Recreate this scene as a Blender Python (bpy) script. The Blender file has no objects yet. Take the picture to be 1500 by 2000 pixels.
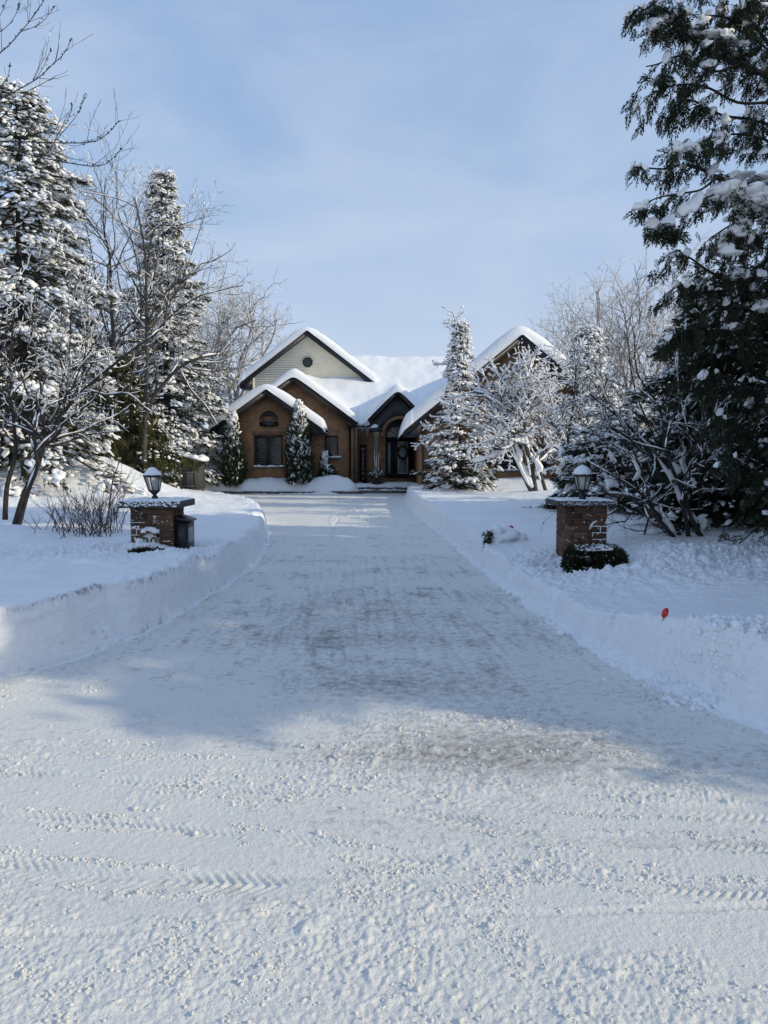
import bpy, math, random
import numpy as np
from mathutils import Vector
R = math.radians
random.seed(7)
SC = bpy.context.scene
COL = SC.collection

# ------------------------------------------------------------------ camera
PITCH = 3.81
cam_d = bpy.data.cameras.new('camera'); cam = bpy.data.objects.new('camera', cam_d); COL.objects.link(cam)
cam.location = (0, 0, 1.5); cam.rotation_euler = (R(90 - PITCH), 0, 0)
cam_d.sensor_fit = 'HORIZONTAL'; cam_d.sensor_width = 36; cam_d.lens = 36
cam_d.clip_start = 0.05; cam_d.clip_end = 2000
SC.camera = cam
SC.render.resolution_x = 768; SC.render.resolution_y = 1024

# ------------------------------------------------------------------ light
SUN_EL, SUN_AZ = 25.0, 105.0           # azimuth measured clockwise from +Y
W = bpy.data.worlds.new("World"); SC.world = W; W.use_nodes = True
nt = W.node_tree; nt.nodes.clear()
out = nt.nodes.new('ShaderNodeOutputWorld'); bg = nt.nodes.new('ShaderNodeBackground')
sky = nt.nodes.new('ShaderNodeTexSky'); sky.sky_type = 'NISHITA'; sky.sun_disc = False
sky.sun_elevation = R(SUN_EL); sky.sun_rotation = R(SUN_AZ); sky.air_density = 1.0; sky.dust_density = 1.2; sky.ozone_density = 2.0
tc = nt.nodes.new('ShaderNodeTexCoord'); mp = nt.nodes.new('ShaderNodeMapping'); mp.inputs['Scale'].default_value = (1.3, 1.3, 3.2)
nz = nt.nodes.new('ShaderNodeTexNoise'); nz.inputs['Scale'].default_value = 1.9; nz.inputs['Detail'].default_value = 5; nz.inputs['Roughness'].default_value = .55
nz.inputs['Distortion'].default_value = .4
rmp = nt.nodes.new('ShaderNodeMapRange'); rmp.inputs[1].default_value = .40; rmp.inputs[2].default_value = .78; rmp.inputs[3].default_value = .0; rmp.inputs[4].default_value = .55
L = nt.links.new
sxyz = nt.nodes.new('ShaderNodeSeparateXYZ'); hz = nt.nodes.new('ShaderNodeValToRGB'); he = hz.color_ramp.elements
while len(he) < 5: he.new(.5)
for k_, (p_, c_) in enumerate(((0, (4.3, 4.75, 5.6)), (.12, (3.7, 4.25, 5.4)), (.30, (2.65, 3.60, 5.15)), (.52, (1.95, 3.05, 4.9)), (1, (1.7, 2.7, 4.6)))):
    he[k_].position = p_; he[k_].color = (c_[0] / 6, c_[1] / 6, c_[2] / 6, 1)
scl = nt.nodes.new('ShaderNodeVectorMath'); scl.operation = 'SCALE'; scl.inputs['Scale'].default_value = 5.55
mx1 = nt.nodes.new('ShaderNodeMix'); mx1.data_type = 'RGBA'; mx1.inputs['Factor'].default_value = .72
mix = nt.nodes.new('ShaderNodeMix'); mix.data_type = 'RGBA'; mix.inputs['B'].default_value = (4.1, 4.5, 5.3, 1)
L(tc.outputs['Generated'], mp.inputs['Vector']); L(mp.outputs[0], nz.inputs['Vector']); L(nz.outputs['Fac'], rmp.inputs[0])
L(tc.outputs['Generated'], sxyz.inputs[0]); L(sxyz.outputs[2], hz.inputs[0]); L(hz.outputs[0], scl.inputs[0])
L(sky.outputs[0], mx1.inputs['A']); L(scl.outputs[0], mx1.inputs['B']); L(mx1.outputs['Result'], mix.inputs['A'])
L(rmp.outputs[0], mix.inputs['Factor']); L(mix.outputs['Result'], bg.inputs['Color'])
bg.inputs['Strength'].default_value = 0.15; L(bg.outputs[0], out.inputs[0])

sd = bpy.data.lights.new('sun', 'SUN'); sd.energy = 2.5; sd.angle = R(0.6); sd.color = (1, .88, .63)
so = bpy.data.objects.new('sun', sd); COL.objects.link(so)
az, el = R(SUN_AZ), R(SUN_EL)
sdir = Vector((math.sin(az) * math.cos(el), math.cos(az) * math.cos(el), math.sin(el)))
so.rotation_euler = sdir.to_track_quat('Z', 'Y').to_euler(); so.location = (20, -8, 20)
vs = SC.view_settings; vs.view_transform = 'Standard'; vs.look = 'None'; vs.exposure = 0.18; vs.gamma = 1; vs.use_curve_mapping = False
SC.cycles.max_bounces = 6; SC.cycles.transparent_max_bounces = 6

# ------------------------------------------------------------------ pixel -> world
CP, SP = math.cos(R(PITCH)), math.sin(R(PITCH))
def P(px, py, D):
    u = (px - 750) / 1500.; v = (1000 - py) / 1500.
    s = D / (CP + v * SP)
    return (u * s, D, 1.5 + (-SP + v * CP) * s)
def X(px, D, py=900): return P(px, py, D)[0]
def Z(py, D): return P(750, py, D)[2]

# ------------------------------------------------------------------ noise
def _perm(seed):
    r = np.random.RandomState(seed); p = r.permutation(256); return np.concatenate([p, p, p[:2]])
def perlin(x, y, seed=0):
    p = _perm(seed); ang = np.random.RandomState(seed + 99).rand(256) * 2 * np.pi
    gx, gy = np.cos(ang), np.sin(ang)
    xi = np.floor(x).astype(np.int64); yi = np.floor(y).astype(np.int64)
    xf, yf = x - xi, y - yi; xi &= 255; yi &= 255
    u = xf * xf * xf * (xf * (xf * 6 - 15) + 10); v = yf * yf * yf * (yf * (yf * 6 - 15) + 10)
    def g(ix, iy, dx, dy):
        h = p[p[ix] + iy]; return gx[h] * dx + gy[h] * dy
    a = g(xi, yi, xf, yf); b = g(xi + 1, yi, xf - 1, yf); c = g(xi, yi + 1, xf, yf - 1); d = g(xi + 1, yi + 1, xf - 1, yf - 1)
    return ((a + u * (b - a)) + v * ((c + u * (d - c)) - (a + u * (b - a)))) * 1.4
def fbm(x, y, seed=0, o=4, lac=2.03, g=.5):
    s = 0; a = 1.; t = 0
    for i in range(o):
        s = s + a * perlin(x + 13.7 * i, y - 7.1 * i, seed + i); t += a; a *= g; x = x * lac; y = y * lac
    return s / t
def sstep(x, a, b):
    t = np.clip((x - a) / (b - a), 0, 1); return t * t * (3 - 2 * t)

# ------------------------------------------------------------------ mesh builder
class MB:
    def __init__(s): s.V = []; s.F = []; s.n = 0; s.tg = {}
    def add(s, V, F):
        V = np.asarray(V, float); F = np.asarray(F, int)
        if len(V) == 0: return s
        s.V.append(V); s.F.append(F + s.n); s.n += len(V); return s
    def box(s, x0, x1, y0, y1, z0, z1):
        V = [(x, y, z) for z in (z0, z1) for y in (y0, y1) for x in (x0, x1)]
        return s.add(V, [(0, 2, 3, 1), (4, 5, 7, 6), (0, 1, 5, 4), (2, 6, 7, 3), (0, 4, 6, 2), (1, 3, 7, 5)])
    def prism(s, poly, y0, y1):
        """poly of (x,z) extruded along y"""
        n = len(poly)
        V = [(x, y0, z) for x, z in poly] + [(x, y1, z) for x, z in poly]
        s.add(V, [(i, (i + 1) % n, (i + 1) % n + n, i + n) for i in range(n)])
        o = s.n - 2 * n
        if n == 4: s.F.append(np.array([[o + 3, o + 2, o + 1, o], [o + 4, o + 5, o + 6, o + 7]]))
        else: s.F.append([list(range(o + n - 1, o - 1, -1)), list(range(o + n, o + 2 * n))])
        return s
    def beam(s, a, b, w, h):
        """rectangular bar from a to b"""
        a = np.array(a, float); b = np.array(b, float); t = b - a; t /= np.linalg.norm(t)
        r = np.array((0, 0, 1.)) if abs(t[2]) < .9 else np.array((0, 1., 0))
        sd_ = np.cross(t, r); sd_ /= np.linalg.norm(sd_); up = np.cross(sd_, t)
        V = [p + sd_ * i * w / 2 + up * j * h / 2 for p in (a, b) for i, j in ((-1, -1), (1, -1), (1, 1), (-1, 1))]
        return s.add(V, [(0, 1, 5, 4), (1, 2, 6, 5), (2, 3, 7, 6), (3, 0, 4, 7), (3, 2, 1, 0), (4, 5, 6, 7)])
    def lathe(s, prof, cx, cy, n=16, rot=0, tilt=(0, 0)):
        V = []; F = []
        z0 = prof[0][1]
        for r, z in prof:
            for k in range(n):
                a = 2 * math.pi * k / n + rot
                V.append((cx + r * math.cos(a) + tilt[0] * (z - z0), cy + r * math.sin(a) + tilt[1] * (z - z0), z))
        for i in range(len(prof) - 1):
            for k in range(n):
                F.append((i * n + k, i * n + (k + 1) % n, (i + 1) * n + (k + 1) % n, (i + 1) * n + k))
        s.add(V, F)
        o = s.n - len(V)
        s.F.append([list(range(o + n - 1, o - 1, -1)), list(range(s.n - n, s.n))]); return s
    def tube(s, pts, rad, sides=6):
        pts = np.asarray(pts, float); n = len(pts)
        rad = np.asarray(rad, float) if np.ndim(rad) else np.full(n, float(rad))
        s.tg.setdefault((n, sides), []).append((pts, rad)); return s
    def flush(s):
        for (n, k), lst in s.tg.items():
            Pt = np.stack([a for a, _ in lst]); Rd = np.stack([b for _, b in lst]); M = len(lst)
            T = np.gradient(Pt, axis=1); T /= (np.linalg.norm(T, axis=2, keepdims=True) + 1e-9)
            mz = np.abs(T[:, :, 2]).mean(1)
            ref = np.where((mz > .75)[:, None], np.array([[1., .13, 0]]), np.array([[0, 0, 1.]]))[:, None, :]
            S = np.cross(T, np.broadcast_to(ref, T.shape)); S /= (np.linalg.norm(S, axis=2, keepdims=True) + 1e-9)
            U = np.cross(S, T)
            a = np.arange(k) * 2 * np.pi / k
            ring = Pt[:, :, None, :] + Rd[:, :, None, None] * (np.cos(a)[None, None, :, None] * S[:, :, None, :] + np.sin(a)[None, None, :, None] * U[:, :, None, :])
            V = ring.reshape(-1, 3)
            m = np.arange(M)[:, None, None] * n * k; i = np.arange(n - 1)[None, :, None] * k; j = np.arange(k)[None, None, :]; j2 = (j + 1) % k
            F = np.stack([m + i + j, m + i + j2, m + i + k + j2, m + i + k + j], -1).reshape(-1, 4)
            s.add(V, F)
        s.tg = {}
    def inst(s, TV, TF, pos, rot, sc):
        """instances: pos (n,3) rot (n,3,3) sc (n,) or (n,3)"""
        n = len(pos)
        if n == 0: return s
        sc = np.asarray(sc, float)
        if sc.ndim == 1: sc = sc[:, None]
        V = np.einsum('nij,nkj->nki', rot, TV[None] * sc[:, None, :]) + pos[:, None, :]
        F = TF[None] + (np.arange(n) * len(TV))[:, None, None]
        return s.add(V.reshape(-1, 3), F.reshape(-1, TF.shape[1]))
    def build(s, name, mat, parent=None, smooth=False, attr=None):
        s.flush()
        V = np.concatenate(s.V) if s.V else np.zeros((0, 3))
        if parent is not None: V = V - np.array(parent['_o'])
        loops = []; sizes = []
        for F in s.F:
            if isinstance(F, np.ndarray): loops.append(F.ravel()); sizes.append(np.full(len(F), F.shape[1]))
            else:
                for f in F: loops.append(np.array(f)); sizes.append(np.array([len(f)]))
        loops = np.concatenate(loops); sizes = np.concatenate(sizes)
        me = bpy.data.meshes.new(name)
        me.vertices.add(len(V)); me.vertices.foreach_set('co', V.astype(np.float32).ravel())
        me.loops.add(len(loops)); me.loops.foreach_set('vertex_index', loops.astype(np.int32))
        me.polygons.add(len(sizes)); st = np.concatenate([[0], np.cumsum(sizes)[:-1]])
        me.polygons.foreach_set('loop_start', st.astype(np.int32)); me.polygons.foreach_set('loop_total', sizes.astype(np.int32))
        if smooth: me.polygons.foreach_set('use_smooth', np.ones(len(sizes), bool))
        me.update(calc_edges=True); me.validate()
        if attr is not None:
            for k, v in attr.items():
                at_ = me.attributes.new(k, 'FLOAT', 'POINT'); at_.data.foreach_set('value', np.asarray(v, np.float32))
        me.materials.append(mat)
        o = bpy.data.objects.new(name, me); COL.objects.link(o)
        if parent is not None: o.parent = parent
        return o

ORIG = {}
class Root:
    pass
def thing(name, label, cat, loc=(0, 0, 0), group=None):
    o = bpy.data.objects.new(name, None); COL.objects.link(o); o.location = loc; o.empty_display_size = .2
    o['label'] = label; o['category'] = cat
    if group: o['group'] = group
    o['_o'] = [float(v) for v in loc]
    return o
def tag(o, label=None, cat=None, group=None, kind=None):
    if label: o['label'] = label
    if cat: o['category'] = cat
    if group: o['group'] = group
    if kind: o['kind'] = kind
    return o
def sub(parent_obj, mb, name, mat, smooth=False, label=None):
    """sub-part: parent is a mesh that itself sits at its thing's origin"""
    parent_obj['_o'] = parent_obj.parent['_o']
    o = mb.build(name, mat, parent_obj, smooth)
    del parent_obj['_o']
    if label: o['label'] = label
    return o

# ------------------------------------------------------------------ materials
def new_mat(name):
    m = bpy.data.materials.new(name); m.use_nodes = True; t = m.node_tree; t.nodes.clear()
    o = t.nodes.new('ShaderNodeOutputMaterial'); b = t.nodes.new('ShaderNodeBsdfPrincipled'); t.links.new(b.outputs[0], o.inputs[0])
    return m, t, b
def node(t, typ, **k):
    n = t.nodes.new(typ)
    for a, v in k.items():
        if a in n.bl_rna.properties: setattr(n, a, v)
        else: n.inputs[a].default_value = v
    return n
def ramp(t, fac, stops):
    r = t.nodes.new('ShaderNodeValToRGB'); e = r.color_ramp.elements
    while len(e) < len(stops): e.new(.5)
    for i, (p, c) in enumerate(stops): e[i].position = p; e[i].color = (*c, 1) if len(c) == 3 else c
    t.links.new(fac, r.inputs[0]); return r
def bumpy(t, b, scale=20, strength=.3, dist=.01, detail=4, coord='Object'):
    c = node(t, 'ShaderNodeTexCoord'); n = node(t, 'ShaderNodeTexNoise', Scale=scale, Detail=detail)
    t.links.new(c.outputs[coord], n.inputs['Vector'])
    bp = node(t, 'ShaderNodeBump', Strength=strength, Distance=dist); t.links.new(n.outputs['Fac'], bp.inputs['Height']); t.links.new(bp.outputs[0], b.inputs['Normal'])
    return n, c
def plain(name, col, rough=.6, metal=0., var=.15, scale=8, bump=.1, bs=40, spec=None):
    m, t, b = new_mat(name)
    n, c = bumpy(t, b, bs, bump)
    n2 = node(t, 'ShaderNodeTexNoise', Scale=scale, Detail=3); t.links.new(c.outputs['Object'], n2.inputs['Vector'])
    lo = [v * (1 - var) for v in col]; hi = [min(1, v * (1 + var)) for v in col]
    r = ramp(t, n2.outputs['Fac'], [(.3, lo), (.7, hi)]); t.links.new(r.outputs[0], b.inputs['Base Color'])
    b.inputs['Roughness'].default_value = rough; b.inputs['Metallic'].default_value = metal
    if spec is not None: b.inputs['Specular IOR Level'].default_value = spec
    return m
def island(name, stops, rough=.7, spec=.2, trans=0.):
    """colour varies leaf by leaf, brick by brick"""
    m, t, b = new_mat(name)
    g = node(t, 'ShaderNodeNewGeometry'); r = ramp(t, g.outputs['Random Per Island'], stops)
    c = node(t, 'ShaderNodeTexCoord'); n = node(t, 'ShaderNodeTexNoise', Scale=3., Detail=2); t.links.new(c.outputs['Object'], n.inputs['Vector'])
    mx = node(t, 'ShaderNodeMix', data_type='RGBA', blend_type='MULTIPLY'); mx.inputs['Factor'].default_value = .6
    r2 = ramp(t, n.outputs['Fac'], [(.3, (.55, .55, .55)), (.7, (1.2, 1.2, 1.1))])
    t.links.new(r.outputs[0], mx.inputs['A']); t.links.new(r2.outputs[0], mx.inputs['B']); t.links.new(mx.outputs['Result'], b.inputs['Base Color'])
    b.inputs['Roughness'].default_value = rough; b.inputs['Specular IOR Level'].default_value = spec
    return m

def snow_mat(name, base=(.86, .87, .89), bscale=14, bstr=.35, bdist=.02, fine=120, strata=False, fstr=.25, fdist=.004):
    m, t, b = new_mat(name)
    c = node(t, 'ShaderNodeTexCoord'); mpz = node(t, 'ShaderNodeMapping'); mpz.inputs['Scale'].default_value = (.8, .8, 1.9) if strata else (1, 1, 1); t.links.new(c.outputs['Object'], mpz.inputs[0])
    n1 = node(t, 'ShaderNodeTexNoise', Scale=bscale, Detail=6, Roughness=.6); n2 = node(t, 'ShaderNodeTexNoise', Scale=fine, Detail=4, Roughness=.65)
    for n in (n1, n2): t.links.new((mpz.outputs[0] if n is n1 else c.outputs['Object']), n.inputs['Vector'])
    b1 = node(t, 'ShaderNodeBump', Strength=bstr, Distance=bdist); t.links.new(n1.outputs['Fac'], b1.inputs['Height'])
    b2 = node(t, 'ShaderNodeBump', Strength=fstr, Distance=fdist); t.links.new(n2.outputs['Fac'], b2.inputs['Height']); t.links.new(b1.outputs[0], b2.inputs['Normal'])
    t.links.new(b2.outputs[0], b.inputs['Normal'])
    b.inputs['Base Color'].default_value = (*base, 1); b.inputs['Roughness'].default_value = .65; b.inputs['Specular IOR Level'].default_value = .25
    return m, t, b
SNOW = snow_mat('snow')[0]
LAWN = snow_mat('lawn_snow', bscale=9, bstr=.75, bdist=.04, strata=True)[0]
TSNOW = snow_mat('tree_snow', (.88, .88, .88), 20, .3, .02, 60)[0]

def road_snow(name, clean, grit, dirt):
    m, t, b = snow_mat(name, clean, 30, .55, .014, 110, False, .7, .007)
    a = node(t, 'ShaderNodeAttribute', attribute_name='dirt')
    c = node(t, 'ShaderNodeTexCoord'); mpn = node(t, 'ShaderNodeMapping'); mpn.inputs['Scale'].default_value = (1, 1, 1)
    n = node(t, 'ShaderNodeTexNoise', Scale=16., Detail=7, Roughness=.72); t.links.new(c.outputs['Object'], mpn.inputs[0]); t.links.new(mpn.outputs[0], n.inputs['Vector'])
    n3 = node(t, 'ShaderNodeTexNoise', Scale=70., Detail=3, Roughness=.6); t.links.new(c.outputs['Object'], n3.inputs['Vector'])
    # patchy: worn where attribute + noise is high
    ad = node(t, 'ShaderNodeMath', operation='MULTIPLY_ADD'); t.links.new(n.outputs['Fac'], ad.inputs[0]); ad.inputs[1].default_value = 1.5; t.links.new(a.outputs['Fac'], ad.inputs[2])
    ad2 = node(t, 'ShaderNodeMath', operation='MULTIPLY_ADD'); t.links.new(n3.outputs['Fac'], ad2.inputs[0]); ad2.inputs[1].default_value = .45; t.links.new(ad.outputs[0], ad2.inputs[2])
    r = ramp(t, ad2.outputs[0], [(.0, clean), (.5, clean), (.62, grit), (.82, dirt)])
    mr = node(t, 'ShaderNodeMapRange'); mr.inputs[1].default_value = .55; mr.inputs[2].default_value = 2.05
    t.links.new(ad2.outputs[0], mr.inputs[0]); t.links.new(mr.outputs[0], r.inputs[0])
    t.links.new(r.outputs[0], b.inputs['Base Color'])
    return m
ROAD = DRIVE = road_snow('packed_snow_on_asphalt', (.755, .75, .72), (.57, .56, .54), (.29, .275, .26))

def brick_mat(name, c1, c2, mortar, sc=1.0):
    m, t, b = new_mat(name)
    c = node(t, 'ShaderNodeTexCoord'); sp = node(t, 'ShaderNodeSeparateXYZ'); t.links.new(c.outputs['Object'], sp.inputs[0])
    ad = node(t, 'ShaderNodeMath', operation='ADD'); t.links.new(sp.outputs[0], ad.inputs[0]); t.links.new(sp.outputs[1], ad.inputs[1])
    cb = node(t, 'ShaderNodeCombineXYZ'); t.links.new(ad.outputs[0], cb.inputs[0]); t.links.new(sp.outputs[2], cb.inputs[1])
    br = node(t, 'ShaderNodeTexBrick', Scale=1.0); br.inputs['Brick Width'].default_value = .215; br.inputs['Row Height'].default_value = .078
    br.inputs['Mortar Size'].default_value = .009; br.inputs['Mortar Smooth'].default_value = .2; br.inputs['Bias'].default_value = -.1
    br.inputs['Color1'].default_value = (*c1, 1); br.inputs['Color2'].default_value = (*c2, 1); br.inputs['Mortar'].default_value = (*mortar, 1)
    t.links.new(cb.outputs[0], br.inputs['Vector'])
    n = node(t, 'ShaderNodeTexNoise', Scale=2.2, Detail=5, Roughness=.65); t.links.new(c.outputs['Object'], n.inputs['Vector'])
    r = ramp(t, n.outputs['Fac'], [(.3, (.6, .62, .62)), (.7, (1.25, 1.2, 1.15))])
    mx = node(t, 'ShaderNodeMix', data_type='RGBA', blend_type='MULTIPLY'); mx.inputs['Factor'].default_value = .8
    t.links.new(br.outputs['Color'], mx.inputs['A']); t.links.new(r.outputs[0], mx.inputs['B']); t.links.new(mx.outputs['Result'], b.inputs['Base Color'])
    bp = node(t, 'ShaderNodeBump', Strength=.6, Distance=.008); bp.invert = True; t.links.new(br.outputs['Fac'], bp.inputs['Height']); t.links.new(bp.outputs[0], b.inputs['Normal'])
    b.inputs['Roughness'].default_value = .85; b.inputs['Specular IOR Level'].default_value = .2
    return m
BRICK = brick_mat('house_brick', (.44, .235, .12), (.31, .155, .078), (.25, .20, .15))
SOLDIER = plain('soldier_brick', (.18, .10, .06), .85, var=.35, scale=9)
PBRICK = island('pillar_brick', [(0, (.080, .046, .034)), (.35, (.135, .072, .046)), (.7, (.185, .10, .062)), (1, (.12, .08, .058))], .85)
MORTAR = plain('mortar', (.13, .115, .10), .95, bump=.3)
SLATE = plain('weathered_slab', (.055, .052, .050), .8, var=.4, scale=14, bump=.5, bs=30)
STONE = plain('step_stone', (.10, .095, .09), .85, var=.4, scale=6, bump=.4, bs=25)
FASCIA = plain('dark_fascia_paint', (.018, .018, .022), .5, var=.15)
SHINGLE = plain('dark_shingle', (.03, .028, .028), .9, var=.3, scale=20)
SIDING = plain('cream_siding', (.86, .80, .64), .55, var=.06, scale=3, bump=.03)
BLACK = plain('black_metal', (.012, .012, .013), .4, var=.2, spec=.5)
FRAME = plain('dark_window_frame', (.012, .013, .016), .45, var=.1)
BLIND = plain('grey_blind_slats', (.10, .115, .11), .6, var=.2)
LACE = plain('leaded_glass', (.20, .23, .25), .3, var=.5, scale=22, bump=.5, bs=30)
COLUMN = plain('porch_column_paint', (.17, .14, .10), .6, var=.2)
BIRCH = plain('birch_bark', (.62, .60, .55), .7, var=.3, scale=25)
GREYL = plain('worn_letter_paint', (.30, .30, .31), .6)
WHITE = plain('white_paint', (.78, .78, .76), .5, var=.05)
CREAMP = plain('cream_plaque', (.66, .62, .52), .5, var=.08)
TAUPE = plain('taupe_rim', (.22, .18, .13), .5, var=.2)
SHEDM = plain('grey_brown_shed_wood', (.062, .060, .060), .8, var=.25, scale=10, bump=.3)
SHEDP = plain('shed_trim', (.10, .095, .09), .7, var=.15)
TAN = plain('tan_cabin_boards', (.30, .20, .11), .7, var=.2, scale=6)
RED = plain('red_reflector', (.62, .015, .03), .25, var=.1, spec=.6)
PINK = plain('faded_pink_marker', (.70, .22, .20), .5, var=.2)
STAKE = plain('marker_stake', (.30, .28, .26), .5)
DKRED = plain('dark_red_stake', (.22, .02, .02), .5)
BARK = plain('dark_bark', (.035, .028, .024), .9, var=.45, scale=12, bump=.6, bs=30)
BARKG = plain('grey_brown_bark', (.058, .052, .048), .9, var=.4, scale=10, bump=.5, bs=25)
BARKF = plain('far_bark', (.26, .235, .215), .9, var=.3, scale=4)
SPRUCE = island('spruce_needles', [(0, (.018, .028, .014)), (.6, (.040, .050, .022)), (1, (.075, .075, .030))])
OLIVE = island('olive_needles', [(0, (.016, .022, .010)), (.5, (.040, .046, .016)), (.85, (.085, .085, .028)), (1, (.14, .12, .045))])
CEDAR = island('dark_cedar_foliage', [(0, (.012, .020, .012)), (.6, (.024, .034, .018)), (.9, (.04, .048, .022)), (1, (.075, .045, .025))])
BOX = island('boxwood_leaves', [(0, (.012, .022, .010)), (.7, (.03, .045, .016)), (1, (.06, .06, .03))])
ARB = island('arborvitae_foliage', [(0, (.014, .026, .014)), (.7, (.030, .045, .022)), (1, (.06, .065, .03))])
ICE, it, ib = new_mat('ice'); ib.inputs['Base Color'].default_value = (.8, .88, .95, 1); ib.inputs['Roughness'].default_value = .1; ib.inputs['Transmission Weight'].default_value = .7; ib.inputs['IOR'].default_value = 1.31
n_, c_ = bumpy(it, ib, 30, .3)
GLASS, gt, gb = new_mat('dark_window_glass'); gb.inputs['Base Color'].default_value = (.012, .016, .018, 1); gb.inputs['Roughness'].default_value = .04; gb.inputs['Specular IOR Level'].default_value = .6
bumpy(gt, gb, 1.5, .06, .05)
CLEAR, ct, cb_ = new_mat('lantern_glass')
ct.nodes.remove(cb_); g1 = node(ct, 'ShaderNodeBsdfGlossy', Roughness=.08); g2 = node(ct, 'ShaderNodeBsdfTransparent'); g3 = node(ct, 'ShaderNodeBsdfDiffuse')
g3.inputs['Color'].default_value = (.75, .72, .62, 1); g1.inputs['Color'].default_value = (.9, .9, .9, 1)
cm1 = node(ct, 'ShaderNodeMixShader'); cm1.inputs[0].default_value = .4; cm2 = node(ct, 'ShaderNodeMixShader'); fr = node(ct, 'ShaderNodeFresnel', IOR=1.5)
ct.links.new(g2.outputs[0], cm1.inputs[1]); ct.links.new(g3.outputs[0], cm1.inputs[2]); ct.links.new(fr.outputs[0], cm2.inputs[0]); ct.links.new(cm1.outputs[0], cm2.inputs[1]); ct.links.new(g1.outputs[0], cm2.inputs[2])
ct.links.new(cm2.outputs[0], [n for n in ct.nodes if n.type == 'OUTPUT_MATERIAL'][0].inputs[0])

# ================================================================== TERRAIN
def crom(pts, k=6):
    pts = np.array(pts, float); o = []
    for i in range(len(pts) - 1):
        p0 = pts[max(i - 1, 0)]; p1 = pts[i]; p2 = pts[i + 1]; p3 = pts[min(i + 2, len(pts) - 1)]
        for j in range(k):
            t = j / k
            o.append(.5 * ((2 * p1) + (-p0 + p2) * t + (2 * p0 - 5 * p1 + 4 * p2 - p3) * t * t + (-p0 + 3 * p1 - 3 * p2 + p3) * t ** 3))
    o.append(pts[-1]); return np.array(o)
LEFT = crom([(-60, 3.2), (-20, 3.3), (-8, 3.7), (-4.6, 4.2), (-3.1, 4.75), (-2.62, 5.3), (-2.2, 6.3), (-1.98, 8.2), (-1.9, 10.7), (-2.05, 13), (-2.38, 15.5), (-3.0, 19), (-4.1, 23.5), (-6.0, 28), (-8.6, 32), (-9.8, 34.0), (-8.4, 34.9), (-5, 34.9), (-1.5, 35.0), (-1.2, 36.2)])
RIGHT = crom([(1.75, 36.6), (1.35, 35), (.95, 32.5), (.84, 28), (.84, 25), (.98, 20), (1.16, 16), (1.36, 10.7), (1.5, 8), (1.72, 5.7), (2.1, 4.3), (2.9, 3.45), (5, 2.8), (20, 2.5), (60, 2.5)])
POLY = np.vstack([LEFT, RIGHT, [[60, -5.5], [-60, -5.5]]])
def plow_sd(x, y):
    """>0 outside the cleared road and driveway"""
    best = np.full(x.shape, 1e9); inside = np.zeros(x.shape, bool); n = len(POLY)
    for i in range(n):
        ax, ay = POLY[i]; bx, by = POLY[(i + 1) % n]; dx, dy = bx - ax, by - ay; l2 = dx * dx + dy * dy + 1e-12
        t = np.clip(((x - ax) * dx + (y - ay) * dy) / l2, 0, 1)
        best = np.minimum(best, (x - ax - t * dx) ** 2 + (y - ay - t * dy) ** 2)
        if ay != by:
            c = ((ay > y) != (by > y)) & (x < dx * (y - ay) / (by - ay) + ax); inside ^= c
    d = np.sqrt(best); return np.where(inside, -d, d)
def gs(x, y, cx, cy, sx, sy, a): return a * np.exp(-((x - cx) / sx) ** 2 - ((y - cy) / sy) ** 2)
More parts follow.
